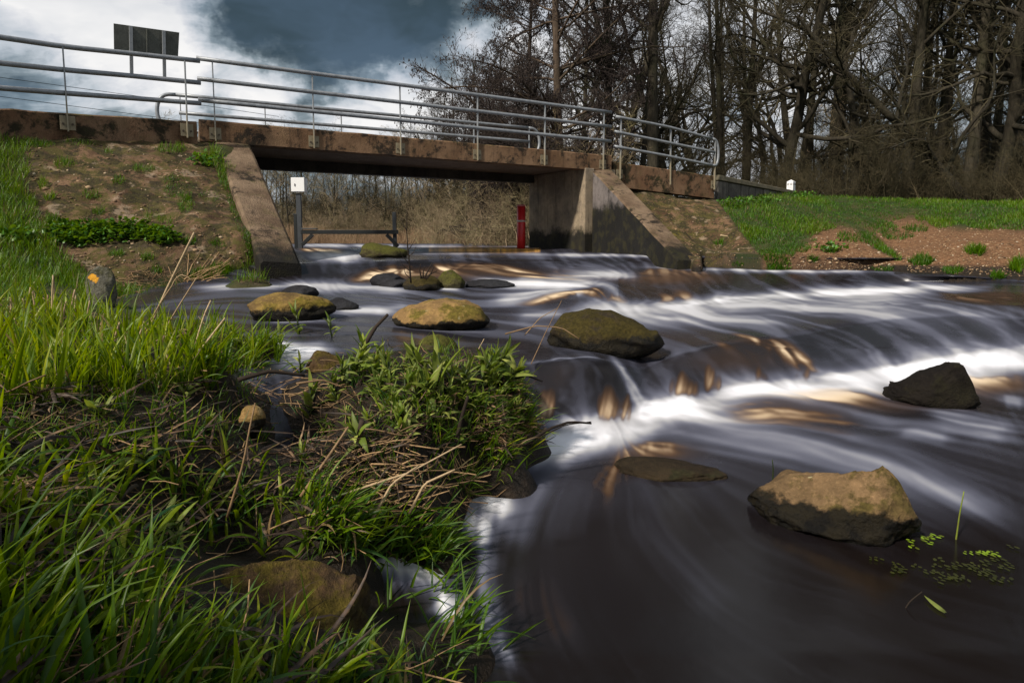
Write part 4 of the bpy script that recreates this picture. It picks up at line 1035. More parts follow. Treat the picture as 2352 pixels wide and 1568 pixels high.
# ---------------------------------------------------------------- weir gauge frame, control box, red marker
yg = 19.0
gz = lambda v: pt(700, v, yg)[2]
gx = lambda u: pt(u, 500, yg)[0]
fr_ = empty('sluice_frame', (gx(800), yg, 1.0)); tag(fr_, 'black steel sluice frame standing in the weir under the bridge', 'sluice frame')
def bar(name, c0, c1, hx, hy, mat, root, bev=.006):
    c0, c1 = np.array(c0, float), np.array(c1, float); ax = (c1 - c0) / 2
    a = np.array([1.0, 0, 0]) if abs(ax[2]) > abs(ax[0]) else np.array([0, 0, 1.0])
    u = ax / np.linalg.norm(ax); a = a - u * (a @ u); a /= np.linalg.norm(a); b = np.cross(u, a)
    return wchild(hexa(name, boxpts((c0 + c1) / 2, a * hx, b * hy, ax), mat, None, bev), root)
bar('post', (gx(680), yg, .6), (gx(680), yg, gz(491)), .055, .07, M['black_steel'], fr_)
bar('post', (gx(688), yg - .02, .6), (gx(688), yg - .02, gz(445)), .075, .05, M['grey_steel'], fr_)
bar('post', (gx(906), yg + .05, .6), (gx(905), yg + .05, gz(487)), .055, .06, M['grey_steel'], fr_)
bar('crossbeam', (gx(692), yg - .06, gz(533)), (gx(915), yg - .06, gz(533)), .062, .05, M['black_steel'], fr_)
bar('brace', (gx(694), yg - .05, gz(562)), (gx(718), yg - .05, gz(539)), .05, .05, M['black_steel'], fr_)
bar('brace', (gx(914), yg - .05, gz(566)), (gx(888), yg - .05, gz(539)), .05, .05, M['black_steel'], fr_)
bar('plate', (gx(694), yg - .05, gz(525.5)), (gx(729), yg - .05, gz(525.5)), .018, .09, M['grey_steel'], fr_)
cb = empty('control_box', (gx(688), yg, gz(425))); tag(cb, 'white control cabinet mounted on top of the sluice post', 'cabinet')
cx = gx(690); zc = gz(425); hw, hh = .205, .215
wchild(hexa('body', boxpts((cx - .01, yg, zc), np.array([hw, 0, 0]), np.array([0, .13, 0]), np.array([0, 0, hh])), M['white_box'], None, .012), cb)
dr = wchild(hexa('door', boxpts((cx, yg - .142, zc), np.array([hw - .004, 0, 0]), np.array([0, .012, 0]), np.array([0, 0, hh - .004])), M['white_box'], None, .006), cb)
lk = hexa('lock', boxpts((cx - .085, yg - .16, zc - .01), np.array([.012, 0, 0]), np.array([0, .012, 0]), np.array([0, 0, .038])), M['ink'], None, .004); lk.parent = dr
wchild(hexa('side_plate', boxpts((cx - hw - .025, yg + .02, zc - .01), np.array([.012, 0, 0]), np.array([0, .10, 0]), np.array([0, 0, hh - .02])), M['black_steel'], None, .004), cb)
rp = empty('marker_post', pt(1197, 556, 18.6)); tag(rp, 'red round marker post with a pale band by the abutment', 'marker post')
px = pt(1197, 520, 18.6)[0]; z_ = lambda v: pt(1197, v, 18.6)[2]
rad = 9.6 * 18.6 / F
wchild(pipe('shaft', [(px, 18.6, .8), (px, 18.6, z_(540)), (px, 18.6, z_(474))], rad, M['red'], None, 24), rp)
V, f = tubes([[(px, 18.6, z_(474) + h) for h in (0, .03, .05, .058)]], [[rad * 1.02, rad * 1.0, rad * .75, rad * .02]], 24)
wchild(mk('cap', V, f, M['redtop']), rp)
wchild(pipe('band', [(px, 18.6, z_(510)), (px, 18.6, z_(506))], rad * 1.03, M['band'], None, 24), rp)

# ---------------------------------------------------------------- stones
def make_rock(name, u0, u1, vt, vb, mat, seed, label, depth=.85, skew=0.0, peak=.5, flat=1.0, cuts=5, sub=5, zw=None, sink=.45, rough=1.0, prof=None):
    """stone spanning columns u0..u1, top at vt, water line at vb"""
    import bmesh
    uc = (u0 + u1) / 2
    if zw is None: zw = water_z(uc, vb)
    _, Yf, _ = ptz(uc, vb, zw)
    w = (u1 - u0) * Yf / F
    Yc = Yf + .42 * w * depth
    w = (u1 - u0) * Yc / F
    caz = math.cos(math.atan2(uc - CX, F)); w *= caz
    zt = pt(uc, vt, Yc)[2]
    h = zt - zw
    bm = bmesh.new(); bmesh.ops.create_icosphere(bm, subdivisions=sub, radius=1.0)
    r = random.Random(seed); off = Vector((r.uniform(-50, 50), r.uniform(-50, 50), r.uniform(-50, 50)))
    planes = []
    for i in range(cuts):
        q = Vector((r.uniform(-1, 1), r.uniform(-1, .6), r.uniform(-.1, .9))).normalized(); planes.append((q, r.uniform(.66, .9)))
    for v in bm.verts:
        p = v.co.copy(); q0 = p.copy()
        k = 1 + .20 * rough * mnoise.noise(q0 * 1.1 + off) + .10 * rough * mnoise.noise(q0 * 2.3 + off)
        p *= k
        for q, dd in planes:
            e = p.dot(q) - dd
            if e > 0: p -= q * e * .82
        p += q0 * (.055 * rough * mnoise.fractal(q0 * 4 + off, 1.0, 2.1, 4) + .020 * rough * mnoise.fractal(q0 * 15 + off, 1.0, 2.1, 3))
        v.co = p
    xs = [v.co.x for v in bm.verts]; zs = [v.co.z for v in bm.verts if True]; ys = [v.co.y for v in bm.verts]
    hx = (max(xs) - min(xs)) / 2; mx = (max(xs) + min(xs)) / 2; zm = max(zs); hy = (max(ys) - min(ys)) / 2
    tot = h * (1 + sink)
    wet = []
    if prof is not None:
        bx = np.linspace(-1, 1, 41); own = np.zeros(41)
        for v in bm.verts:
            i = int(round(((v.co.x - mx) / hx + 1) * 20)); own[i] = max(own[i], v.co.z / zm)
        own = np.interp(bx, bx[own > .02], own[own > .02]); own = np.convolve(np.pad(own, 3, 'edge'), np.ones(7) / 7, 'valid')
        want = np.interp(bx, [q[0] for q in prof], [q[1] for q in prof])
    for v in bm.verts:
        x = (v.co.x - mx) / hx; z = v.co.z / zm
        zz = (z * .5 * tot + .5 * tot) - h * sink
        if prof is not None and z > -.2:
            kk = float(np.clip(np.interp(x, bx, want) / max(.25, np.interp(x, bx, own)), .3, 1.75)); e_ = min(1, max(0, (abs(x) - .55) / .38)); kk = kk * (1 - e_) + min(kk, 1.0) * e_; zz = (zz + h * sink) * (1 + (kk - 1) * min(1, (z + .2) / .4)) - h * sink
        if z < -1: zz = -h * sink - .05
        t = (zz + h * sink) / tot
        shift = (peak - .5) * 1.0 * max(0, t) ** 1.2 * w * .8
        v.co = Vector((x * w / 2 * (1 - .0 * t) + shift * (1 - abs(x) * .5), v.co.y / hy * w * depth / 2, zz + skew * x * h * .5 * max(0, t)))
    for v in bm.verts: wet.append(v.co.z / h)
    me = bpy.data.meshes.new(name); bm.to_mesh(me); bm.free()
    me.attributes.new('wet', 'FLOAT', 'POINT').data.foreach_set('value', np.array(wet, np.float32))
    for p in me.polygons: p.use_smooth = True
    me.materials.append(mat)
    o = bpy.data.objects.new(name, me); COL.objects.link(o)
    o.location = ((uc - CX) / F * Yc * 1.0, Yc, zw)
    o.rotation_euler = (0, 0, -math.atan2((uc - CX) / F, 1) * .9)
    return tag(o, label, 'rock')
def RM(name, top, side, moss=(.07, .065, .012), **k): return mat_rock(name, top, side, moss, **k)
tan = RM('tan_lichen_stone', (.25, .155, .078), (.125, .080, .040), (.075, .060, .014), wet=1.95, mossy=.50, lichen=.9)
ochre = RM('ochre_stone', (.34, .21, .075), (.19, .115, .048), (.13, .105, .016), wet=1.2, mossy=.55, lichen=.4)
gold = RM('gold_topped_stone', (.30, .20, .05), (.12, .075, .03), (.17, .13, .018), wet=1.7, mossy=.5)
mossd = RM('dark_mossy_stone', (.070, .050, .022), (.024, .018, .011), (.052, .040, .008), wet=1.5, mossy=.75)
mossg = RM('green_mossy_stone', (.09, .075, .04), (.045, .035, .02), (.085, .085, .014), wet=.6, mossy=.9)
blackr = RM('wet_black_stone', (.014, .011, .008), (.008, .006, .005), (.018, .016, .007), wet=.5, mossy=.45)
slate = RM('wet_slate_stone', (.03, .03, .034), (.015, .014, .016), (.02, .02, .012), wet=.6, mossy=.1)
greyl = RM('grey_lichen_stone', (.17, .16, .13), (.09, .085, .065), (.06, .058, .022), wet=.0, mossy=.6, lichen=.9, lich=(.42, .42, .38), spot=(-.06, -.10, .23, .045))
brownm = RM('brown_moss_stone', (.105, .060, .026), (.042, .027, .015), (.105, .080, .012), wet=.5, mossy=.6)
stain = RM('peat_stained_stone', (.035, .024, .013), (.02, .014, .008), (.03, .028, .012), wet=.3, mossy=.3)
make_rock('rock', 1722, 2140, 1083, 1246, tan, 21, 'large tan lichen-speckled boulder with a dark wet foot in the near pool', depth=.62, cuts=7, sub=6, sink=.5, prof=[(-1, .32), (-.85, .5), (-.5, .82), (-.1, .93), (.25, 1), (.6, .98), (.88, .93), (1, .75)])
make_rock('rock', 2038, 2272, 843, 940, blackr, 5, 'black wedge-shaped rock in the white water below the long curved fall', depth=.85, cuts=3, rough=1.0, prof=[(-1, .2), (-.6, .6), (-.25, .92), (0, 1), (.3, .97), (.6, .72), (.85, .35), (1, .1)])
make_rock('rock', 1256, 1528, 711, 812, mossd, 33, 'big dark olive mossy boulder at the brink of the cascade', depth=.8, cuts=0, rough=.7, prof=[(-1, .45), (-.75, .75), (-.3, 1), (.1, .96), (.5, .72), (.85, .38), (1, .15)])
make_rock('rock', 901, 1127, 687, 758, ochre, 41, 'smooth ochre boulder in mid stream', depth=.75, cuts=1, rough=.7, prof=[(-1, .35), (-.7, .7), (-.2, .98), (.1, 1), (.5, .8), (.8, .5), (1, .2)])
make_rock('rock', 569, 774, 669, 738, gold, 52, 'boulder with a golden yellow top and a black wet end', depth=.7, peak=.48, cuts=3, rough=.8)
make_rock('rock', 644, 732, 654, 684, slate, 61, 'wet slate grey stone peeping out behind the golden boulder', depth=.8, cuts=3, sub=4)
make_rock('rock', 748, 826, 683, 712, slate, 63, 'low dark slab at the downstream end of the golden boulder', depth=.8, peak=.3, cuts=5, sub=4)
make_rock('rock', 1002, 1069, 619, 662, mossg, 71, 'small cube-like green mossy stone in mid stream', depth=.9, cuts=8, sub=4, rough=.7)
make_rock('rock', 924, 1012, 632, 668, mossd, 73, 'low dark mossy stone touching the cube-like one', depth=.9, cuts=3, sub=4)
make_rock('rock', 848, 935, 627, 657, slate, 75, 'flat black wet slab just left of the bare sapling', depth=.8, cuts=4, sub=4)
make_rock('rock', 870, 960, 641, 660, slate, 76, 'thin wet slab lying in front of the flat black slab', depth=.8, cuts=4, sub=4)
make_rock('rock', 1068, 1185, 641, 662, slate, 77, 'flat wet grey stone almost awash beyond the ochre boulder', depth=.7, peak=.5, cuts=3, sub=4)
make_rock('rock', 828, 944, 557, 592, mossg, 81, 'mossy hump-shaped boulder under the bridge by the weir', depth=.7, peak=.42, cuts=2, sub=4)
make_rock('rock', 957, 1052, 766, 818, mossg, 91, 'small rounded mossy stone behind the leafy bank plants', depth=.9, peak=.42, cuts=2, sub=4, rough=.8)
make_rock('rock', 694, 794, 806, 872, brownm, 95, 'cleft brown mossy stone beside the foam in the side channel', depth=.9, peak=.35, cuts=4, sub=4, zw=.44)
make_rock('rock', 534, 598, 930, 982, ochre, 99, 'little tan rounded stone in the grass by the side channel', depth=.9, cuts=1, sub=4, zw=.47, rough=.7)
make_rock('rock', 1415, 1690, 1060, 1106, stain, 103, 'flat peat-dark rock barely breaking the surface of the near pool', depth=.5, peak=.45, cuts=3, sink=1.0)
make_rock('rock', 193, 268, 611, 692, greyl, 111, 'grey lichened standing stone with an orange spot at the bank foot', depth=.8, peak=.45, cuts=4, zw=.70, rough=.8)
make_rock('rock', 415, 850, 1296, 1480, brownm, 117, 'broad moss-stained stone half buried in the near grass', depth=.55, cuts=3, sub=6, zw=.20, sink=1.0, rough=.7, prof=[(-1, .5), (-.75, .9), (-.4, 1), (.1, .97), (.45, .86), (.8, .6), (1, .3)])
make_rock('rock', 2045, 2085, 624, 646, slate, 121, 'jagged dark stone on the brink of the far step', depth=.9, cuts=6, sub=4)
make_rock('rock', 2120, 2200, 628, 648, slate, 122, 'low dark stone at the bank end of the far step', depth=.9, cuts=6, sub=4)
# orange lichen spot on the standing stone
make_rock('rock', 1345, 1425, 654, 700, stain, 131, 'drowned stone under a glassy hump of water in mid stream', depth=.8, cuts=2, sub=4, zw=.33, sink=.6)

# ---------------------------------------------------------------- bare trees
def unit(a): return a / (np.linalg.norm(a, axis=-1, keepdims=True) + 1e-9)
def grow(r, P0, D0, Ln, R0, n, jit, up, taper=.35, sag=0.0):
    """polylines from start points: (M,n,3), (M,n)"""
    Mn = len(P0); P = np.zeros((Mn, n, 3)); P[:, 0] = P0; D = D0.copy()
    for i in range(1, n):
        D = D + r.normal(0, jit, (Mn, 3)); D[:, 2] += up - sag * i / n
        D = unit(D); P[:, i] = P[:, i - 1] + D * (Ln / (n - 1))[:, None]
    t = np.linspace(0, 1, n)
    return P, R0[:, None] * (1 - (1 - taper) * t[None])
def spawn(r, P, R, Ln, K, t0, t1, ang, asd, ratio, rr, flatten=0.0):
    Mn, n, _ = P.shape
    K = max(1, K); tot = Mn * K
    par = np.repeat(np.arange(Mn), K)
    t = r.uniform(t0, t1, tot) * (n - 1); i = np.minimum(t.astype(int), n - 2); f = (t - i)[:, None]
    S = P[par, i] * (1 - f) + P[par, i + 1] * f
    T = unit(P[par, i + 1] - P[par, i])
    Rn = R[par, i] * (1 - f[:, 0]) + R[par, i + 1] * f[:, 0]
    A = unit(np.cross(T, r.normal(0, 1, (tot, 3))))
    if flatten: A[:, 2] *= 1 - flatten; A = unit(A - T * (A * T).sum(1, keepdims=True))
    th = r.normal(ang, asd, tot)[:, None]
    D = unit(T * np.cos(th) + A * np.sin(th))
    L2 = Ln[par] * ratio * r.uniform(.6, 1.25, tot) * (1.15 - .55 * t / (n - 1))
    return S, D, L2, np.minimum(Rn * rr, Rn * .9)
def tree_mesh(seed, H, r0, spec, lean=(0, 0), bend=.03, t_first=.25, trunk_n=14, cones=0, fork=None):
    """spec: per level dict(K,t0,ang,ratio,n,jit,up,rr,k)"""
    r = np.random.default_rng(seed)
    P, R = grow(r, np.zeros((1, 3)), unit(np.array([[lean[0], lean[1], 1.0]])), np.array([H * 1.0]), np.array([r0]), trunk_n, bend, .02, .22)
    P[0, 0, 2] = -.6; R[0, 0] *= 1.35
    Ln = np.array([H])
    trunk = [tubes(P, R, 9)]
    if fork:
        Ps, Rs, Ls = [P], [R], [Ln]
        for (tf, ax, ay, lf, rf) in fork:
            i = int(tf * (trunk_n - 1)); 
            P2, R2 = grow(r, P[:, i], unit(np.array([[ax, ay, 1.0]])), np.array([H * lf]), np.array([R[0, i] * rf]), trunk_n, bend * 1.4, .05, .2)
            trunk.append(tubes(P2, R2, 8)); Ps.append(P2); Rs.append(R2); Ls.append(np.array([H * lf]))
        P = np.concatenate(Ps); R = np.concatenate(Rs); Ln = np.concatenate(Ls)
    crown = []; tips = None
    for lv, s in enumerate(spec):
        S, D, L2, R2 = spawn(r, P, R, Ln, s['K'], s.get('t0', t_first), s.get('t1', 1.0), s['ang'], s.get('asd', .2), s['ratio'], s.get('rr', .55), s.get('flat', 0))
        R2 = np.maximum(R2, s.get('rmin', .004))
        P, R = grow(r, S, D, L2, R2, s['n'], s['jit'], s['up'], s.get('taper', .3), s.get('sag', 0))
        Ln = L2
        (trunk if lv == 0 and s.get('trunk', True) else crown).append(tubes(P, R, s['k']))
        tips = P[:, -1]
    if cones:
        sel = tips[r.random(len(tips)) < cones]
        q = sel[:, None] + r.normal(0, .03, (len(sel), 2, 3)); q[:, 1] = q[:, 0] + np.array([0, 0, -.07]) + r.normal(0, .015, (len(sel), 3))
        crown.append(tubes(q, np.full(q.shape[:2], .019), 3))
    return join(trunk), join(crown)
LV = lambda **k: k
PROTO = {}
def proto(key, bark, twig, *a, **k):
    (tv, tf), (cv, cf) = tree_mesh(*a, **k)
    PROTO[key] = (mk('trunk', tv, tf, bark), mk('crown', cv, cf, twig))
    for o in PROTO[key]: COL.objects.unlink(o)
fine = [LV(K=7, t0=.15, ang=.75, ratio=.50, n=6, jit=.20, up=.06, k=4, rr=.5), LV(K=7, t0=.12, ang=.75, ratio=.45, n=4, jit=.22, up=.04, k=3, rr=.55), LV(K=4, t0=.15, ang=.7, ratio=.48, n=3, jit=.25, up=.02, k=3, rr=.6, rmin=.008)]
fine[2]['K'] = 5; fine[2]['ratio'] = .55
proto('alder', M['bark_alder'], M['twig_alder'], 11, 17.0, .21, [LV(K=54, t0=.08, t1=.97, ang=1.25, asd=.16, ratio=.30, n=9, jit=.10, up=.035, k=5, rr=.42, sag=.06), LV(K=14, t0=.12, ang=.75, ratio=.40, n=6, jit=.13, up=.02, k=3, rr=.5, flat=.5, sag=.05), LV(K=10, t0=.12, ang=.7, ratio=.42, n=4, jit=.16, up=-.02, k=3, rr=.5, flat=.4, rmin=.008), LV(K=5, t0=.15, ang=.6, ratio=.55, n=3, jit=.2, up=-.03, k=3, rr=.6, rmin=.008)], lean=(-.015, 0), bend=.012, cones=.35)
proto('tall', M['bark'], M['twig'], 12, 21.0, .26, [LV(K=15, t0=.30, t1=.98, ang=.85, asd=.2, ratio=.30, n=9, jit=.16, up=.10, k=5, rr=.45)] + fine, bend=.02, fork=[(.42, .22, .1, .6, .8)])
proto('slim', M['bark'], M['twig'], 13, 19.0, .17, [LV(K=16, t0=.30, t1=.98, ang=.8, asd=.2, ratio=.24, n=8, jit=.15, up=.10, k=5, rr=.42)] + fine, bend=.025)
proto('oak', M['bark'], M['twig'], 14, 14.5, .30, [LV(K=14, t0=.2, t1=.98, ang=1.05, asd=.25, ratio=.52, n=10, jit=.26, up=.07, k=6, rr=.55), LV(K=8, t0=.15, ang=.85, ratio=.46, n=7, jit=.28, up=.06, k=4, rr=.5), LV(K=7, t0=.12, ang=.8, ratio=.42, n=4, jit=.28, up=.05, k=3, rr=.5), LV(K=5, t0=.12, ang=.7, ratio=.55, n=3, jit=.3, up=.03, k=3, rr=.6, rmin=.008)], bend=.07, fork=[(.3, -.5, .2, .65, .75), (.4, .5, -.1, .6, .7)])
proto('crooked', M['bark'], M['twig'], 15, 13.0, .24, [LV(K=13, t0=.15, t1=.98, ang=1.0, asd=.3, ratio=.48, n=9, jit=.30, up=.05, k=5, rr=.55), LV(K=8, t0=.15, ang=.85, ratio=.46, n=6, jit=.3, up=.05, k=4, rr=.5), LV(K=7, t0=.12, ang=.8, ratio=.42, n=4, jit=.28, up=.05, k=3, rr=.5), LV(K=5, t0=.12, ang=.7, ratio=.55, n=3, jit=.3, up=.02, k=3, rr=.6, rmin=.008)], bend=.09, lean=(.10, 0))
proto('arched', M['bark'], M['twig'], 16, 11.5, .25, [LV(K=15, t0=.18, t1=.98, ang=.95, asd=.3, ratio=.44, n=9, jit=.24, up=.11, k=5, rr=.5), LV(K=8, t0=.15, ang=.85, ratio=.46, n=6, jit=.28, up=.08, k=4, rr=.5), LV(K=7, t0=.12, ang=.8, ratio=.42, n=4, jit=.28, up=.05, k=3, rr=.5), LV(K=3, t0=.15, ang=.7, ratio=.5, n=3, jit=.3, up=.02, k=3, rr=.6, rmin=.008)], bend=.035, lean=(-1.05, -.1))
proto('young', M['bark'], M['twig_bush'], 17, 9.0, .08, [LV(K=18, t0=.2, t1=.98, ang=.7, asd=.2, ratio=.34, n=7, jit=.14, up=.09, k=4, rr=.5), LV(K=8, t0=.15, ang=.65, ratio=.5, n=4, jit=.18, up=.06, k=3, rr=.5), LV(K=6, t0=.12, ang=.6, ratio=.5, n=3, jit=.2, up=.04, k=3, rr=.6, rmin=.008)], bend=.03)
def bush_mesh(seed, H, nst, W, dense=(9, 6)):
    r = np.random.default_rng(seed)
    S = np.c_[r.normal(0, W * .25, (nst, 2)), np.full(nst, -.2)]
    D = unit(np.c_[r.normal(0, .55, (nst, 2)), np.full(nst, 1.0)])
    L0 = H * r.uniform(.7, 1.15, nst)
    P, R = grow(r, S, D, L0, np.full(nst, .022), 7, .16, .03, .3, sag=.10)
    parts = [tubes(P, R, 4)]; Ln = L0
    for K, ra, n_ in ((dense[0], .42, 5), (dense[1], .45, 3), (3, .5, 3)):
        S, D, L2, R2 = spawn(r, P, R, Ln, K, .15, 1, .75, .25, ra, .55)
        P, R = grow(r, S, D, L2, np.maximum(R2, .005), n_, .24, .03); Ln = L2
        parts.append(tubes(P, R, 3))
    return join(parts)
for key, sd, H, ns, W, mt, de in (('thicket', 31, 3.6, 26, 2.2, 'twig_bush', (9, 6)), ('scrub', 32, 2.6, 24, 2.6, 'twig_dark', (8, 6)), ('brake', 33, 4.6, 20, 2.2, 'twig_dark', (10, 6))):
    V, f = bush_mesh(sd, H, ns, W, de)
    o = mk('branches', V, f, M[mt]); COL.objects.unlink(o); PROTO[key] = (o,)
rt_ = random.Random(5)
def place(key, u, Y, scale, rz, label, group=None, cat='tree', name='bare_tree', zs=1.0, dz=0.0):
    X = (u - CX) / F * Y
    root = empty(name, (X, Y, float(ground_z(X, Y)) + dz), rz)
    root.scale = (scale, scale, scale * zs)
    tag(root, label, cat, group)
    for o in PROTO[key]:
        c = o.copy(); COL.objects.link(c); c.parent = root
    return root
WG = 'bare trees of the wood'
place('alder', 1285, 25, 1.0, .2, 'purple-brown alder hung with cones, its level boughs reaching out over the bridge', WG)
place('alder', 1215, 31, .9, 2.4, 'fainter alder farther back, its fine crown filling the sky left of the nearer alder', WG)
place('tall', 1400, 29, .95, 2.2, 'tree with a forked grey trunk directly behind the joint of the two railings', WG)
place('tall', 1497, 26, 1.0, .7, 'stout ridged trunk standing just beyond the rounded railing, highest of its row', WG)
place('slim', 1462, 31, 1.0, 1.0, 'thin straight trunk close beside the stout ridged one', WG)
place('oak', 1795, 30, 1.0, 2.6, 'crooked oak rising behind the white marker pillar', WG)
place('slim', 1822, 34, 1.05, .3, 'slim upright trunk just behind the crooked oak', WG)
place('slim', 1644, 33, 1.1, 2.0, 'slender trunk over the rounded end of the short railing', WG)
place('arched', 2232, 27, 1.0, 0.0, 'leaning arched tree, its heavy limb bowing over the meadow edge', WG)
place('tall', 2070, 30, 1.05, 4.0, 'tall dark trunk rising through the bow of the arched tree', WG)
place('tall', 2212, 29, 1.1, 5.1, 'tall straight dark trunk behind the foot of the arched tree', WG)
place('oak', 2275, 29, 1.1, 1.9, 'massive dark forked trunk at the meadow edge, thickest of the wood', WG)
place('crooked', 1950, 29, .9, 1.2, 'small crooked trunk below the arched limb', WG)
lab_wood = 'bare grey-brown tree crowded in the dark wood behind the meadow'
keys = ['tall', 'crooked', 'oak', 'slim', 'tall', 'crooked', 'young']
for i in range(66):
    u = 1330 + 1330 * (((i * 61.8) % 1330) / 1330) ** .72 + rt_.uniform(-20, 20); Y = rt_.uniform(31, 62) if u > 1500 else rt_.uniform(34, 60)
    kind_ = dict(tall='forked tall', slim='slim straight', oak='wide-limbed', crooked='crooked', young='thin young')[keys[i % 7]]
    zone = 'behind the alder' if u < 1420 else 'behind the stout ridged trunk' if u < 1600 else 'behind the grey panelled wall' if u < 1800 else 'right of the crooked oak' if u < 2000 else 'behind the arched tree' if u < 2240 else 'behind the massive forked trunk'
    place(keys[i % 7], u, Y, rt_.uniform(.85, 1.2), rt_.uniform(0, 6.28), f"{kind_} bare tree {'deep' if Y > 47 else 'at the edge'} in the wood {zone}", WG)
for i in range(10):
    place(keys[i % 4], 2700 + i * 90, rt_.uniform(24, 45), rt_.uniform(.9, 1.15), rt_.uniform(0, 6.28), lab_wood, WG)
FG = 'trees on the far bank seen under the bridge'
lab_far = 'slender bare tree on the far pond bank, seen under the bridge'
for i in range(56):
    u = 600 + i * 12 + rt_.uniform(-14, 14)
    if u < 1010: key, scl, Y = ('young', 'slim', 'crooked')[i % 3], rt_.uniform(.42, .50), rt_.uniform(48, 56)
    else: key, scl, Y = ('slim', 'tall', 'oak')[i % 3], rt_.uniform(.6, .8), rt_.uniform(48, 58)
    if key == 'young': scl = rt_.uniform(.8, .98)
    place(key, u, Y, scl, rt_.uniform(0, 6.28), f"{dict(young='thin young', slim='slim upright', crooked='small crooked', tall='forked', oak='spreading')[key]} far tree on the pond bank " + ('behind the control cabinet' if u < 740 else 'over the sluice frame' if u < 930 else 'past the far end of the sluice frame' if u < 1080 else 'beyond the red marker post'), FG)
for i, u in enumerate((372, 385, 400)):
    pass
place('young', 378, 60, 1.25, .5, 'distant bare treetop peeping over the ramp wall beside the railing loop', FG)
place('young', 897, 60, 1.18, 1.5, 'distant bare treetop peeping over the middle of the span', FG)
BG = 'thicket bushes under the trees'
lab_b = 'tangled bare bush at the foot of the dark wood'
for i in range(36):
    u = 1380 + i * 32 + rt_.uniform(-15, 15)
    place(('scrub', 'brake', 'scrub')[i % 3], u, rt_.uniform(25.5, 33) if u > 1830 else rt_.uniform(27, 36), rt_.uniform(.6, 1.1), rt_.uniform(0, 6.28), ('low dark scrub ' if i % 3 != 1 else 'taller dark brake ') + ('by the grey panelled wall' if u < 1800 else 'behind the white pillar' if u < 1960 else 'under the arched tree' if u < 2250 else 'round the massive forked trunk'), BG, 'bush', 'thicket_bush')
for i in range(13):
    place('brake', 1800 + i * 60, rt_.uniform(38, 48), rt_.uniform(1.0, 1.5), rt_.uniform(0, 6.28), lab_b, BG, 'bush', 'thicket_bush')
lab_f = 'brown twiggy bush at the edge of the pond under the bridge'
for i in range(52):
    u = 640 + i * 12 + rt_.uniform(-10, 10)
    place(('thicket', 'thicket', 'brake')[i % 3], u, rt_.uniform(46.5, 58) if u < 1050 else rt_.uniform(45.5, 52), (rt_.uniform(.6, 1.3) if u < 930 else rt_.uniform(.9, 1.4)), rt_.uniform(0, 6.28), ('dense dark bush ' if i % 3 == 2 else 'pale brown twiggy bush ') + ('at the pond edge ' if i % 2 else 'on the pond bank ') + ('behind the control cabinet' if u < 740 else 'behind the sluice crossbeam' if u < 930 else 'between the sluice frame and the red post' if u < 1150 else 'behind the red marker post'), 'bushes along the pond bank', 'bush', 'thicket_bush')
for i, (u, Y, s_) in enumerate(((1130, 28, 1.0), (1190, 26, 1.1), (1250, 24, .9), (1330, 24.5, 1.1), (1010, 42, 1.0))):
    place('thicket', u, Y, s_, i * 1.3, 'brown twiggy bush on the bank ' + ('just left of the red marker post', 'hiding behind the red marker post', 'close behind the inner abutment wall', 'behind the outer end of the abutment', 'far out beside the pond reeds')[i], 'bushes close behind the abutment', 'bush', 'thicket_bush')
# dark evergreen tuft in the alder
r = np.random.default_rng(4)
def tuft_tree(u, v, Y, rad, label, n_=900, name='evergreen_bough'):
    c = np.array(pt(u, v, Y))
    S = c + r.normal(0, rad * .4, (n_, 3)); D = unit(r.normal(0, 1, (n_, 3)) + [0, 0, .4])
    P, R = grow(r, S, D, np.full(n_, rad * .5), np.full(n_, .010), 3, .2, 0)
    V, f = tubes(P, R, 3)
    stem, sf = tubes([[(c[0] + .3, c[1] + .4, float(ground_z(c[0], c[1])) - .3), (c[0] + .1, c[1] + .2, (c[2] + ground_z(c[0], c[1])) / 2), tuple(c)]], [[.08, .06, .03]], 6)
    root = empty(name, (c[0], c[1], float(ground_z(c[0], c[1])))); tag(root, label, 'tree')
    wchild(mk('foliage', V, f, M['needle']), root); wchild(mk('trunk', stem, sf, M['bark']), root)
tuft_tree(1375, 118, 28, .75, 'small dark evergreen clump beside the alder trunk', 1300, 'pine_tree')
tuft_tree(1400, 175, 30, .9, 'thin dark evergreen crown below the clump beside the alder', 700, 'pine_tree')
tuft_tree(2005, 425, 30, .8, 'dark holly bush at the wood edge behind the white pillar', 1500, 'holly_tree')
# tan reeds along the pond
n_ = 5200
u = r.uniform(640, 1260, n_); Y = r.uniform(44.3, 46.5, n_); X = (u - CX) / F * Y
S = np.c_[X, Y, ground_z(X, Y) - .1]
D = unit(np.c_[r.normal(0, .22, (n_, 2)), np.ones(n_)])
hgt = r.uniform(.5, 1.5, n_) * np.where(u < 1000, 1.15, .75)
P, R = grow(r, S, D, hgt, np.full(n_, .011), 4, .10, 0, .3)
V, f = tubes(P, R, 3)
reed = mk('reeds', V, f, M['reed'], attrs={'tint': np.repeat(np.c_[r.random(n_), r.random(n_), r.random(n_)], 12, 0)})
tag(reed, 'tan dead reeds lining the pond under the bridge', 'reeds', kind='stuff')

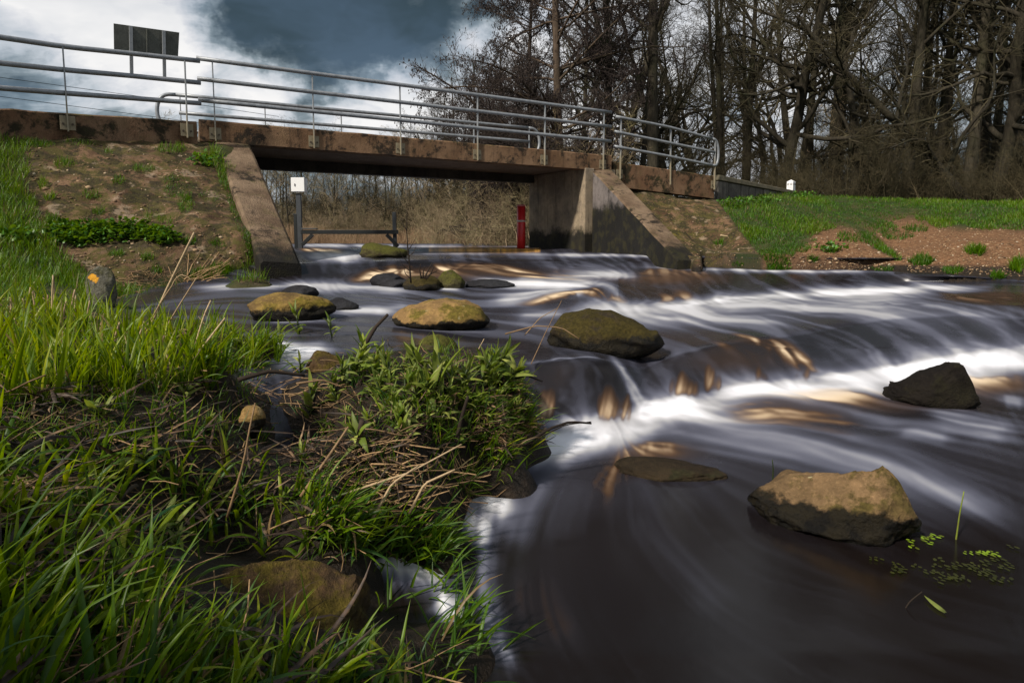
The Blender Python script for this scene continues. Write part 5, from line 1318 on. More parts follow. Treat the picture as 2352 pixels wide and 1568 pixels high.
# ---------------------------------------------------------------- grasses and bank plants
r = np.random.default_rng(77)
def blades(S, L, Wd, phi, lean, curl, seg=6, rnd=None, fold=.25, twist=None, seed=1):
    """ribbons folded along the midrib: S (N,3) feet, L lengths, Wd widths, phi azimuths, lean start tilt, curl extra tilt"""
    rr = np.random.default_rng(seed); N_ = len(S)
    t = np.linspace(0, 1, seg + 1)
    th = lean[:, None] + curl[:, None] * t[None] ** 1.6
    ds = (L / seg)[:, None]
    az = phi[:, None] + rr.normal(0, .25, N_)[:, None] * t[None]
    dx = np.sin(th) * np.cos(az); dy = np.sin(th) * np.sin(az); dz = np.cos(th)
    C = np.stack([np.cumsum(q * ds, 1) - q * ds for q in (dx, dy, dz)], -1) + S[:, None]
    T = np.stack([dx, dy, dz], -1)
    side = np.stack([-np.sin(az), np.cos(az), 0 * az], -1)
    tw = (rr.normal(0, .7, N_) if twist is None else twist)[:, None] * (0.3 + t[None])
    nrm = np.cross(side, T)
    side2 = side * np.cos(tw)[..., None] + nrm * np.sin(tw)[..., None]; nrm2 = np.cross(side2, T)
    prof = np.minimum(1, .45 + t * 2.5) * (1 - t ** 2.4) + .02
    w = (Wd[:, None] * prof / 2)[..., None]
    V = np.stack([C - side2 * w, C - nrm2 * w * fold * 2, C + side2 * w], 2)
    k = seg + 1
    b = (np.arange(N_) * k * 3)[:, None, None] + (np.arange(seg) * 3)[None, :, None] + np.arange(2)[None, None]
    f = np.stack([b, b + 1, b + 4, b + 3], -1).reshape(-1, 4)
    if rnd is None: rnd = rr.random(N_)
    col = np.stack([np.broadcast_to(rnd[:, None, None], (N_, k, 3)), np.broadcast_to(t[None, :, None], (N_, k, 3)), np.broadcast_to(rr.random(N_)[:, None, None], (N_, k, 3))], -1)
    return V.reshape(-1, 3), f, col.reshape(-1, 3)
def scatter(poly, n_, seed, ymax=12):
    rr = np.random.default_rng(seed)
    xs, ys = [p[0] for p in poly], [p[1] for p in poly]
    out = []
    got = 0
    while got < n_:
        u = rr.uniform(min(xs), max(xs), n_ * 2); v = rr.uniform(min(ys), max(ys), n_ * 2)
        k = inpoly(u, v, poly); u, v = u[k], v[k]
        X, Y, Z, ok = ground_hit(u, v); ok &= Y < ymax
        out.append(np.c_[X, Y, Z, u, v][ok]); got += ok.sum()
        if len(out) > 8: break
    return np.concatenate(out)[:n_]
GR = []
def grass(poly, n_, L, W_, lean, curl, rnd, phi=None, seed=1, ymax=12, seg=6, clump=0, lift=0.0, gap=0):
    A = scatter(poly, n_, seed, ymax)
    rr = np.random.default_rng(seed + 99); n_ = len(A)
    P = A[:, :3].copy()
    if clump:      # several blades share one foot
        src = rr.integers(0, n_, n_ // clump + 1)
        pick = rr.integers(0, len(src), n_)
        P[:, :2] = A[src[pick], :2] + rr.normal(0, .018, (n_, 2)); P[:, 2] = ground_z(P[:, 0], P[:, 1])
    if gap:
        kk = gridnoise(A[:, 0] * 4.2, A[:, 1] * 4.2, 1, 51, 3) > gap
        A, P = A[kk], P[kk]; n_ = len(P)
    P[:, 2] += lift - .012
    ph = rr.uniform(0, 2 * np.pi, n_) if phi is None else rr.normal(phi[0], phi[1], n_)
    GR.append(blades(P, rr.uniform(*L, n_) * rr.uniform(.7, 1.1, n_), rr.uniform(*W_, n_), ph, np.abs(rr.normal(lean[0], lean[1], n_)), rr.normal(curl[0], curl[1], n_), seg, np.clip(rr.normal(rnd[0], rnd[1], n_), 0, 1), seed=seed))
UP = [(-60, 690), (180, 686), (330, 738), (470, 762), (610, 800), (600, 860), (420, 900), (200, 930), (-60, 930)]
grass(UP, 900, (.17, .36), (.010, .021), (.22, .15), (.55, .4), (.74, .18), seed=1, clump=5)
grass(UP, 900, (.12, .26), (.003, .008), (.3, .2), (.6, .5), (.7, .2), seed=2, clump=7)
grass([(420, 760), (640, 800), (640, 860), (420, 890)], 260, (.15, .32), (.009, .017), (.5, .25), (.9, .4), (.55, .2), phi=(-.2, .9), seed=3, clump=4)
MID = [(-60, 920), (300, 905), (600, 870), (640, 940), (600, 1010), (300, 1030), (-60, 1040)]
grass(MID, 380, (.06, .16), (.004, .009), (.5, .3), (.7, .5), (.35, .2), seed=4, clump=5)
grass(MID, 420, (.05, .12), (.002, .004), (.5, .3), (.7, .5), (.55, .2), seed=5, clump=8)
LOW = [(-60, 1030), (600, 1010), (650, 1110), (780, 1190), (900, 1270), (840, 1300), (700, 1290), (470, 1260), (400, 1290), (390, 1480), (700, 1500), (880, 1520), (1000, 1568), (1050, 1720), (-60, 1720)]
grass(LOW, 820, (.12, .26), (.009, .018), (.65, .38), (1.0, .6), (.50, .27), seed=6, clump=4, gap=.46)
grass(LOW, 620, (.08, .20), (.004, .008), (.7, .4), (.9, .6), (.30, .22), seed=7, clump=6, gap=.40)
grass(LOW, 900, (.05, .12), (.002, .004), (.7, .4), (.8, .6), (.40, .25), seed=8, clump=8)
grass([(-60, 1380), (420, 1500), (420, 1720), (-60, 1720)], 150, (.20, .34), (.010, .019), (.35, .25), (.6, .45), (.40, .25), phi=(.6, .9), seed=9, clump=3)
grass([(420, 1500), (1000, 1560), (1050, 1720), (420, 1720)], 90, (.12, .22), (.009, .018), (.5, .3), (.7, .45), (.42, .25), phi=(.6, .9), seed=19, clump=3)
grass(LOW, 230, (.14, .28), (.011, .021), (.5, .3), (1.0, .5), (.74, .14), seed=29, clump=2)
EDGE = [(600, 1080), (780, 1170), (980, 1200), (1040, 1260), (1010, 1330), (880, 1290), (720, 1220)]
grass(EDGE, 420, (.12, .28), (.007, .016), (.8, .3), (.7, .5), (.42, .2), phi=(-.3, .8), seed=10, clump=4)
grass([(860, 1340), (1040, 1360), (1130, 1568), (960, 1568)], 70, (.16, .30), (.007, .014), (.7, .3), (.8, .4), (.38, .15), phi=(.2, 1.0), seed=11, clump=3)
grass([(960, 1000), (1230, 970), (1220, 1070), (1080, 1140), (950, 1120)], 170, (.14, .30), (.004, .010), (.6, .3), (.9, .4), (.45, .2), phi=(-.4, 1.0), seed=12, clump=4)
MOUND = [(760, 835), (960, 800), (1180, 830), (1245, 950), (1240, 1010), (1100, 1030), (880, 980), (760, 900)]
grass(MOUND, 620, (.08, .20), (.004, .010), (.6, .3), (.9, .5), (.45, .25), seed=13, clump=5)
grass([(700, 900), (880, 980), (1000, 1020), (950, 1130), (760, 1150), (660, 1060)], 260, (.06, .16), (.003, .008), (.7, .3), (.8, .5), (.3, .2), seed=14, clump=5)
grass([(640, 690), (700, 690), (660, 600), (600, 600)], 10, (.1, .2), (.004, .006), (.3, .1), (.4, .2), (.6, .1), seed=15)
# bank outside the frame, so the meadow goes on
grass([(-700, 700), (-60, 690), (-60, 1700), (-700, 1500)], 1500, (.12, .30), (.005, .014), (.35, .2), (.7, .4), (.45, .25), seed=16, clump=5)
# the same bank carries on round the photographer
rw = np.random.default_rng(404)
Q = np.c_[rw.uniform(-6.5, .2, 9000), rw.uniform(-1.5, 6.5, 9000)]
qu, qv = proj(Q[:, 0], np.maximum(Q[:, 1], .05), ground_z(Q[:, 0], Q[:, 1]))
Q = Q[(Q[:, 1] < .3) | (qu < -60) | (qv > 1720)]; Q = Q[gridnoise(Q[:, 0] * 3, Q[:, 1] * 3, 1, 61, 3) > .42]; m_ = len(Q)
GR.append(blades(np.c_[Q, ground_z(Q[:, 0], Q[:, 1]) - .012], rw.uniform(.10, .28, m_), rw.uniform(.005, .014, m_), rw.uniform(0, 6.28, m_), np.abs(rw.normal(.45, .3, m_)), rw.normal(.8, .5, m_), 5, np.clip(rw.normal(.5, .25, m_), 0, 1), seed=405))
DEAD = []
def dead_leaves(poly, n_, L, W_, seed):
    A = scatter(poly, n_, seed); m_ = len(A); rr = np.random.default_rng(seed)
    P = A[:, :3] + np.c_[np.zeros((m_, 2)), rr.uniform(.0, .07, m_)]
    DEAD.append(blades(P, rr.uniform(*L, m_), rr.uniform(*W_, m_), rr.uniform(0, 6.28, m_), rr.uniform(1.0, 1.7, m_), rr.normal(.3, .5, m_), 5, rr.random(m_), fold=.3, seed=seed))
dead_leaves(LOW, 420, (.08, .26), (.006, .018), 301)
dead_leaves(MID, 160, (.06, .18), (.005, .014), 302)
dead_leaves(MOUND, 260, (.05, .16), (.005, .014), 303)
dead_leaves([(700, 900), (880, 980), (1000, 1020), (1000, 1150), (760, 1170), (660, 1060)], 260, (.05, .18), (.005, .014), 304)
dead_leaves([(1160, 880), (1262, 930), (1262, 1015), (1150, 1070), (1090, 1000)], 220, (.05, .16), (.005, .014), 306)
dead_leaves(UP, 160, (.08, .24), (.006, .016), 305)
V, f = join([(a, b) for a, b, c_ in DEAD]); colr = np.concatenate([c_ for a, b, c_ in DEAD])
dm, n = material('rotting_blades'); t = n.sep(n.attr('tint', 'Vector'))
n.out(n.mix(n.remap(n.noise(n.pos(), 40, 4, .6), .35, .65), n.ramp(t[0], [(0, (.018, .011, .007)), (.5, (.060, .032, .016)), (.8, (.15, .085, .042)), (1, (.26, .17, .09))]), (.02, .012, .008)), .6)
tag(mk('dead_leaves', V, f, dm, attrs={'tint': colr}), 'dark rotting blades and leaf litter between the grass', 'leaf litter', kind='stuff')
grass([(1150, 850), (1262, 920), (1262, 1015), (1150, 1070), (1080, 1000)], 300, (.08, .22), (.005, .013), (.9, .35), (.8, .5), (.55, .25), phi=(-.5, 1.1), seed=23, clump=4)
V, f = join([(a, b) for a, b, c_ in GR]); colr = np.concatenate([c_ for a, b, c_ in GR])
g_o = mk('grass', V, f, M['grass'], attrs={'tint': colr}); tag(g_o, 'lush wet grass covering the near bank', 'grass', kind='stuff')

# short turf of the slopes and the meadow
TU = []
def turf(poly, n_, L, W_, seed, ymin=4, ymax=40, rnd=(.5, .22), drop=None, ragged=0):
    rr = np.random.default_rng(seed)
    xs, ys = [p[0] for p in poly], [p[1] for p in poly]
    u = rr.uniform(min(xs), max(xs), n_ * 2); v = rr.uniform(min(ys), max(ys), n_ * 2)
    jn = gridnoise(u / 40, v / 22, 1, seed + 3, 3) - .5
    k = inpoly(u + jn * ragged, v + jn * ragged * .6, poly)
    if drop is not None:
        for g_ in drop: k &= ~inpoly(u + jn * 60, v + jn * 30, g_)
    u, v = u[k][:n_], v[k][:n_]
    X, Y, Z, ok = ground_hit(u, v); ok &= (Y > ymin) & (Y < ymax)
    P = np.c_[X, Y, Z - .015][ok]; m_ = len(P); jn = (gridnoise(P[:, 0] * .9, P[:, 1] * .9, 1, 8, 4) - .5)
    Lh = rr.uniform(*L, m_) * np.clip(1 + 2.2 * jn, .35, 2)
    TU.append(blades(P, Lh, rr.uniform(*W_, m_), rr.uniform(0, 6.28, m_), np.abs(rr.normal(.35, .2, m_)), rr.normal(.5, .3, m_), 2, np.clip(rr.normal(rnd[0], rnd[1], m_) + jn * 1.6, 0, 1), seed=seed))
MEAD = [(1640, 452), (1740, 450), (1825, 440), (1900, 448), (2100, 460), (2420, 462), (2420, 560), (2340, 545), (2200, 560), (2060, 560), (2080, 600), (1990, 600), (1960, 570), (1860, 590), (1800, 625), (1765, 612), (1690, 520)]
turf(MEAD, 26000, (.07, .15), (.010, .020), 21, drop=GRAV, rnd=(.50, .22))
turf([(1830, 434), (2500, 448), (2500, 480), (1830, 470)], 9000, (.06, .13), (.012, .022), 22, ymax=60, rnd=(.6, .2))
for (u, v, ru, rv, n_) in ((2115, 600, 34, 12, 500), (2060, 540, 40, 12, 500), (2240, 580, 22, 9, 250), (2340, 615, 18, 14, 250), (1960, 545, 40, 14, 500), (2190, 625, 25, 8, 220), (2100, 525, 30, 9, 250), (1905, 575, 20, 8, 160), (1870, 600, 16, 6, 120), (2290, 640, 16, 6, 120), (1650, 560, 12, 5, 60), (1710, 520, 10, 6, 60), (1780, 620, 20, 8, 300), (2030, 620, 30, 6, 160), (1700, 610, 20, 5, 80)):
    turf([(u - ru, v), (u - ru * .6, v - rv), (u + ru * .5, v - rv * .9), (u + ru, v), (u + ru * .5, v + rv), (u - ru * .6, v + rv * .8)], n_, (.10, .20), (.010, .020), int(u), ragged=30, rnd=(.38, .2))
turf([(-300, 322), (30, 322), (75, 345), (50, 430), (110, 540), (165, 610), (180, 660), (-60, 690), (-300, 690)], 11000, (.08, .20), (.007, .014), 31, rnd=(.55, .2), ragged=40)
turf([(478, 338), (505, 345), (530, 420), (560, 500), (610, 600), (640, 650), (560, 650), (470, 645), (440, 625), (500, 610), (560, 615), (575, 580), (540, 520), (520, 460)], 4200, (.07, .18), (.006, .012), 32, rnd=(.6, .2), ragged=14)
turf([(140, 640), (200, 640), (280, 665), (420, 662), (300, 690), (190, 690)], 900, (.08, .18), (.005, .010), 33, rnd=(.45, .2))
for (u, v, ru, rv, n_) in ((150, 380, 30, 10, 120), (330, 390, 26, 9, 110), (210, 450, 22, 9, 90), (480, 450, 26, 14, 150), (300, 545, 20, 8, 90), (440, 560, 22, 8, 90), (230, 490, 18, 8, 70), (380, 510, 20, 8, 70), (120, 460, 16, 8, 60), (500, 560, 20, 10, 120), (410, 430, 38, 30, 420), (425, 470, 22, 22, 260), (270, 415, 18, 10, 100), (80, 330, 45, 10, 320), (395, 345, 40, 9, 240), (480, 372, 22, 16, 260), (120, 512, 24, 14, 150), (340, 595, 18, 8, 90), (360, 622, 14, 7, 70), (265, 585, 22, 8, 100), (180, 330, 40, 8, 120), (70, 470, 20, 12, 80), (455, 640, 30, 10, 200), (505, 625, 26, 12, 220), (520, 410, 20, 30, 200), (250, 350, 10, 6, 40), (340, 500, 14, 8, 40), (100, 430, 12, 10, 60), (180, 620, 14, 8, 60)):
    turf([(u - ru, v), (u - ru * .6, v - rv), (u + ru * .5, v - rv * .9), (u + ru, v), (u + ru * .5, v + rv), (u - ru * .6, v + rv * .8)], n_, (.06, .15), (.006, .012), int(u + v), ragged=24, rnd=(.6, .2))
V, f = join([(a, b) for a, b, c_ in TU]); colr = np.concatenate([c_ for a, b, c_ in TU])
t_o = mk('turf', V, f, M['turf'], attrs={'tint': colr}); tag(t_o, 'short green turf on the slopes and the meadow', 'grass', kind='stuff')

# ground ivy strip on the bare slope
IV = []
A = scatter([(100, 548), (150, 530), (260, 524), (330, 528), (400, 545), (418, 562), (380, 572), (330, 556), (250, 560), (180, 572), (120, 562)], 1500, 41, 30)
m_ = len(A); P = A[:, :3] + np.c_[r.normal(0, .02, (m_, 2)), r.uniform(.02, .16, m_)]
IV.append(blades(P, r.uniform(.05, .09, m_), r.uniform(.045, .08, m_), r.normal(-1.6, 1.2, m_), r.normal(1.0, .3, m_), r.normal(.5, .3, m_), 3, r.random(m_), fold=.1, seed=3))
for (u, v, n_) in ((1690, 470, 150), (1755, 465, 110), (1840, 448, 120), (470, 375, 90), (40, 555, 120), (1910, 575, 60)):
    A = scatter([(u - 45, v), (u, v - 12), (u + 45, v), (u, v + 14)], n_, u, 30); m_ = len(A)
    if m_: IV.append(blades(A[:, :3] + np.c_[r.normal(0, .03, (m_, 2)), r.uniform(.02, .14, m_)], r.uniform(.06, .12, m_), r.uniform(.05, .09, m_), r.uniform(0, 6.3, m_), r.normal(.9, .3, m_), r.normal(.5, .3, m_), 3, r.random(m_), fold=.1, seed=u))
V, f = join([(a, b) for a, b, c_ in IV]); colr = np.concatenate([c_ for a, b, c_ in IV])
tag(mk('ground_ivy', V, f, M['ivy'], attrs={'tint': colr}), 'strip of round leaved green ground cover across the bare slope', 'ground cover', kind='stuff')

# gravel on the bare right bank
import bmesh
bmg = bmesh.new(); bmesh.ops.create_icosphere(bmg, subdivisions=1, radius=1); ico = np.array([v.co[:] for v in bmg.verts]); icf = np.array([[v.index for v in q.verts] for q in bmg.faces]); bmg.free()
GP = [scatter(g_, n_, 50 + i, 40) for i, (g_, n_) in enumerate(zip(GRAV[:2], (900, 2000)))] + [scatter(EMB_L, 700, 61, 30), scatter(EMB_R, 260, 62, 40)]
A = np.concatenate(GP); m_ = len(A)
sz = r.gamma(2.0, .0050, m_) + .005
Vp = ico[None] * (1 + r.normal(0, .12, (m_, 12, 1))) * (sz[:, None, None] * r.uniform(.6, 1.2, (m_, 1, 3)) * [1, 1, .6]) + (A[:, None, :3] + np.array([0, 0, .004]))
fp = (np.arange(m_) * 12)[:, None, None] + icf[None]
pm_, n = material('gravel_pebbles'); t = n.sep(n.attr('tint', 'Vector'))
n.out(n.ramp(t[0], [(0, (.06, .035, .02)), (.5, (.20, .12, .06)), (.85, (.34, .23, .13)), (1, (.46, .38, .28))]), .8)
tag(mk('gravel', Vp.reshape(-1, 3), fp.reshape(-1, 3), pm_, attrs={'tint': np.repeat(r.random((m_, 3)), 12, 0)}), 'loose tan gravel and grit on the bare banks', 'gravel', kind='stuff')

# dead straw and stems lying in heaps
ST = []
def straw(poly, n_, L, R_, seed, tilt=.15, lift=.03, phi=None, bright=(.3, 1), bend=.10):
    A = scatter(poly, n_, seed); rr = np.random.default_rng(seed + 7); m_ = len(A)
    if not m_: return
    ph = rr.uniform(0, 6.28, m_) if phi is None else rr.normal(phi[0], phi[1], m_)
    D = unit(np.c_[np.cos(ph), np.sin(ph), rr.normal(tilt, .16, m_)]); Ln = rr.uniform(*L, m_)
    S = A[:, :3] + np.c_[np.zeros((m_, 2)), rr.uniform(0, lift, m_)] - D * Ln[:, None] * .35 * (tilt < .5)
    P, R = grow(rr, S, D, Ln, rr.uniform(*R_, m_), 6, bend, -.02, .7)
    gz_ = ground_z(P[..., 0], P[..., 1]); P[..., 2] = np.maximum(P[..., 2], gz_ + .004)
    V, f = tubes(P, R, 4, True)
    c_ = np.c_[rr.uniform(*bright, m_), rr.random((m_, 2))]
    col = np.concatenate([np.repeat(c_, 24, 0), c_, c_])
    ST.append((V, f, col))
HEAP = [(740, 1090), (880, 1030), (1040, 1040), (1100, 1100), (1090, 1160), (960, 1190), (780, 1180)]
straw(HEAP, 45, (.10, .34), (.002, .0048), 71, .10, .06, (.2, .6))
straw(HEAP, 26, (.08, .22), (.0018, .004), 72, .25, .06)
straw([(1050, 1140), (1150, 1170), (1150, 1230), (1090, 1260), (1040, 1200)], 60, (.06, .16), (.0008, .002), 73, .0, .03, (-.6, .5), (.1, .7))
straw([(560, 840), (760, 850), (760, 950), (640, 990)], 40, (.10, .30), (.0015, .0035), 74, .1, .05, (-.5, .6))
straw(UP, 110, (.14, .36), (.0015, .004), 75, .35, .03, None, (.2, .9))
straw(LOW, 200, (.12, .36), (.0014, .0038), 76, .22, .06, None, (.1, .8))
straw(MOUND, 150, (.06, .22), (.0012, .003), 77, .2, .06, None, (-.2, .7))
straw([(1160, 880), (1262, 930), (1262, 1010), (1150, 1060), (1090, 1000)], 260, (.05, .2), (.001, .003), 82, .25, .07, None, (-.3, .5))
straw([(280, 640), (330, 625), (480, 640), (470, 660), (380, 680), (290, 690), (230, 690)], 120, (.10, .35), (.002, .005), 78, .15, .05, None, (.1, .9))
straw([(420, 640), (480, 625), (490, 655), (430, 668)], 60, (.15, .40), (.003, .008), 79, .5, .06, (.6, .5), (.7, 1))
straw([(700, 900), (880, 980), (1000, 1020), (950, 1130), (760, 1150), (660, 1060)], 80, (.05, .22), (.0014, .004), 80, .25, .07, None, (-.2, .5))
straw(MID, 90, (.06, .2), (.0012, .003), 81, .1, .03, None, (0, .5))
V, f = join([(a, b) for a, b, c_ in ST]); colr = np.concatenate([c_ for a, b, c_ in ST])
tag(mk('dead_straw', V, f, M['straw'], attrs={'tint': colr}), 'matted dead straw and broken stems on the near bank', 'straw', kind='stuff')

# tall dry stalks that can be told apart
def stalk(pts_uv, Y0, Y1, rad, label, mat='stalk', name='dry_stalk', group=None, cat='stalk', k=7, tint=.8, n_=10):
    P = [np.array(pt(u, v, Y0 + (Y1 - Y0) * i / (len(pts_uv) - 1))) for i, (u, v) in enumerate(pts_uv)]
    P[0] = P[0] - BZ * .05
    P = resample(P, n_)
    V, f = tubes([P], [np.linspace(rad, rad * .6, n_)], k, True)
    o = mk(name, V, f, M[mat], attrs={'tint': np.full((len(V), 3), tint)})
    return tag(o, label, cat, group)
GS = 'dry reed stalks along the near bank'
stalk([(336, 752), (385, 660), (446, 534)], 4.3, 4.3, .011, 'tallest pale dry stalk, slanting up before the bare slope', group=GS)
stalk([(330, 745), (372, 690), (396, 655), (402, 640), (418, 630), (436, 638), (442, 650)], 4.2, 4.25, .006, 'brown dry stalk with a hooked drooping tip', group=GS, tint=.3, n_=18)
stalk([(352, 785), (400, 720), (450, 640)], 3.6, 3.7, .006, 'thin brown stalk between the tallest stalk and the jointed one', group=GS, tint=.3)
stalk([(400, 900), (446, 800), (468, 725), (484, 690)], 2.9, 3.0, .006, 'jointed dry stalk leaning over the dark pool', group=GS, tint=.8)
stalk([(390, 920), (440, 830), (517, 730)], 2.75, 2.9, .007, 'long dry stalk with a split tip leaning over the pool', group=GS, tint=.75)
stalk([(275, 855), (320, 770), (331, 738)], 3.1, 3.2, .006, 'short tan stalk standing below the hooked one', group=GS, tint=.5)
stalk([(180, 775), (200, 725), (206, 690)], 3.9, 3.9, .006, 'thin stalk beside the lichened standing stone', group=GS, tint=.7)
lab_ = 'short broken dry reed stem standing in the bright grass'
for (u, v, du_, h, t_) in ((28, 735, -4, 52, .5), (62, 720, 8, 60, .7), (85, 735, -12, 70, .5), (118, 742, 4, 110, .8), (128, 740, -6, 100, .7), (108, 735, 2, 58, 0), (158, 745, 14, 80, .6), (170, 740, 4, 62, .8), (70, 730, -18, 45, .3), (140, 752, 12, 60, .4), (20, 745, 6, 40, .6), (190, 760, 22, 40, .5), (225, 780, 14, 60, .2), (40, 780, -6, 50, .2), (255, 810, 20, 70, .5), (300, 830, -12, 60, .6), (360, 850, 16, 80, .4), (405, 870, -24, 60, .7)):
    Yb = float(ground_hit([u], [v])[1][0])
    stalk([(u, v), (u + du_ * .5, v - h * .55), (u + du_, v - h)], Yb, Yb, .008, lab_, group='broken reed stems in the bright grass', tint=t_)
# woody sticks and twigs
GT = 'loose sticks along the water'
stalk([(835, 778), (862, 752), (891, 722)], 3.9, 4.0, .016, 'grey stick poking out of the water before the ochre boulder', 'twig_black', 'stick', GT, 'stick')
stalk([(545, 848), (620, 852), (700, 862)], 2.75, 2.9, .012, 'black branch lying across the side channel', 'twig_black', 'stick', GT, 'stick')
stalk([(680, 858), (740, 872), (790, 890)], 2.95, 3.0, .006, 'thin brown stick running from the black branch over the cleft stone', 'straw', 'stick', GT, 'stick', tint=.3)
stalk([(1200, 1002), (1260, 985), (1310, 968), (1358, 972)], 3.1, 3.2, .009, 'black twig jutting out over the white foam', 'twig_black', 'stick', GT, 'stick')
stalk([(1175, 852), (1210, 862), (1246, 876)], 3.55, 3.5, .007, 'dark thin stick jutting over the brink from the leafy plants', 'twig_black', 'stick', GT, 'stick')
stalk([(1245, 980), (1300, 975), (1358, 968)], 3.25, 3.3, .004, 'finer twig over the foam beside the black one', 'twig_black', 'stick', GT, 'stick')
stalk([(1160, 752), (1230, 748), (1290, 752), (1330, 778)], 4.6, 4.4, .006, 'brown branch washed up against the big olive boulder', 'straw', 'stick', GT, 'stick', tint=.3)
stalk([(1220, 820), (1250, 770), (1290, 690)], 4.3, 4.6, .004, 'thin bent twig standing up beside the olive boulder', 'straw', 'stick', GT, 'stick', tint=.3)
stalk([(1205, 755), (1240, 730), (1280, 708)], 4.6, 4.7, .004, 'pale twig slanting from the water near the olive boulder', 'straw', 'stick', GT, 'stick', tint=.5)
stalk([(1085, 825), (1100, 800), (1112, 778)], 3.9, 3.9, .004, 'pale thin stem leaning over the leafy plants', 'stalk', 'stick', GT, 'stick', tint=.8)
stalk([(1655, 536), (1672, 543)], 15.6, 15.6, .022, 'pale stick lying on the bare slope beyond the bridge', 'stalk', 'stick', GT, 'stick', tint=1)
stalk([(520, 1155), (560, 1060), (572, 990), (586, 925)], 1.95, 2.05, .0045, 'slender brown stem rising by the side channel', 'straw', 'stick', GT, 'stick', tint=.35)
stalk([(300, 1230), (390, 1330), (470, 1440)], 1.45, 1.4, .006, 'bent brown stem lying across the grass toward the half buried stone', 'straw', 'stick', GT, 'stick', tint=.5)
stalk([(690, 1110), (760, 1040), (800, 980)], 2.2, 2.3, .007, 'cut brown reed stump on the mound', 'straw', 'stick', GT, 'stick', tint=.4)
stalk([(940, 1150), (975, 1110), (1045, 1078)], 2.3, 2.3, .006, 'pale straw stem lying across the heap', 'stalk', 'stick', GT, 'stick', tint=.6)
stalk([(760, 1115), (940, 1085), (1060, 1020)], 2.3, 2.45, .005, 'longest pale stem lying over the straw heap', 'stalk', 'stick', GT, 'stick', tint=.6)
stalk([(845, 1180), (900, 1110), (960, 1070)], 2.2, 2.3, .006, 'stout pale stem crossing the straw heap', 'stalk', 'stick', GT, 'stick', tint=.55)
stalk([(1045, 1010), (1060, 960), (1075, 910)], 2.9, 2.9, .013, 'black dead stem standing among the leafy plants', 'twig_black', 'stick', GT, 'stick')
stalk([(820, 1040), (826, 1000), (832, 965)], 2.6, 2.6, .02, 'thick black rotten stump in the mound face', 'twig_black', 'stick', GT, 'stick')
# bare sapling among the mid-stream stones
sp = empty('bare_sapling', pt(943, 640, 7.4)); tag(sp, 'thin bare sapling standing among the stones in mid stream', 'sapling')
Ys = 7.45
wchild(pipe('stem', resample([pt(944, 650, Ys), pt(940, 600, Ys), pt(936, 565, Ys), pt(934, 525, Ys), pt(935, 480, Ys)], 12), list(np.linspace(.012, .004, 12)), M['twig_black'], None, 5), sp)
for q in ([(940, 605), (925, 590), (915, 570)], [(937, 575), (948, 560), (955, 545)], [(938, 590), (950, 580), (956, 565)], [(941, 622), (925, 610), (918, 595)], [(934, 530), (926, 515), (922, 500)], [(943, 640), (930, 628), (928, 610)]):
    wchild(pipe('branch', resample([pt(a, b, Ys) for a, b in q], 6), list(np.linspace(.006, .002, 6)), M['twig_black'], None, 4), sp)
tw = empty('dead_twigs', pt(980, 632, 7.3)); tag(tw, 'forked black twigs sticking up from the dark mossy stone', 'twigs')
for q in ([(968, 640), (964, 620), (966, 606)], [(974, 640), (985, 618), (992, 604)], [(978, 642), (990, 628), (997, 612)], [(972, 640), (972, 625), (976, 612)], [(976, 640), (985, 632), (1004, 622)]):
    wchild(pipe('twig', resample([pt(a, b, 7.2) for a, b in q], 6), list(np.linspace(.012, .004, 6)), M['twig_black'], None, 5), tw)

# broad-leaved plants: a stem and single leaves
def leaf_mesh(seed, L, W_, lean, curl):
    V, f, c_ = blades(np.zeros((1, 3)), np.array([L]), np.array([W_]), np.array([0.0]), np.array([lean]), np.array([curl]), 7, np.array([.5]), fold=.22, twist=np.array([.0]), seed=seed)
    rr = np.random.default_rng(seed); c_[:, 0] = rr.uniform(.2, 1); c_[:, 2] = rr.random()
    o = mk('leaf', V, f, M['leaf'], attrs={'tint': c_}); COL.objects.unlink(o); return o.data
LM = [leaf_mesh(200 + i, L_, W2, le + (.25 if i > 5 else 0), cu * (1.3 if i > 5 else 1)) for i, (L_, W2, le, cu) in enumerate(2 * ((.14, .036, .30, .6), (.13, .034, .5, 1.0), (.11, .036, .8, 1.1), (.15, .031, .2, .4), (.10, .032, 1.0, .9), (.14, .038, .65, 1.4)))]
def leafy(u, v, n_, scale, label, group, seed, name='leafy_plant', upright=.5):
    X, Y, Z, ok = ground_hit([u], [v])
    X, Y, Z = float(X[0]), float(Y[0]), float(Z[0])
    zw_ = water_z(u, v); Z = max(Z, zw_) if Y < 9 else Z
    rr = random.Random(seed)
    root = empty(name, (X, Y, Z - .02), rr.uniform(0, 6.28)); tag(root, label, 'plant', group)
    root.rotation_euler = (rr.gauss(0, .28), rr.gauss(0, .28), rr.uniform(0, 6.28)); scale *= rr.uniform(.72, 1.3)
    root.scale = (scale,) * 3
    hgt = .10 + .08 * upright
    st_ = pipe('stem', [(0, 0, 0), (rr.uniform(-.01, .01), rr.uniform(-.01, .01), hgt * .6), (rr.uniform(-.02, .02), rr.uniform(-.02, .02), hgt)], .005, M['ivy'], root, 5)
    for i in range(n_):
        t = i / n_
        me = LM[(rr.choice((3, 9)) if t > .75 else rr.randrange(12))]
        o = bpy.data.objects.new('leaf', me); COL.objects.link(o); o.parent = root
        o.location = (0, 0, hgt * t ** .8); k = (1.05 - .45 * t) * rr.uniform(.6, 1.2)
        o.rotation_euler = (rr.uniform(-.15, .15), (.25 - .45 * t) * 1.0 * (1 - upright * .5), i * 2.4 + rr.uniform(-.3, .3)); o.scale = (k, k, k)
    return root
lm = 'lance-leaved green plant crowded on the leafy bank mound'
gmm = 'lance-leaved plants on the bank mound'
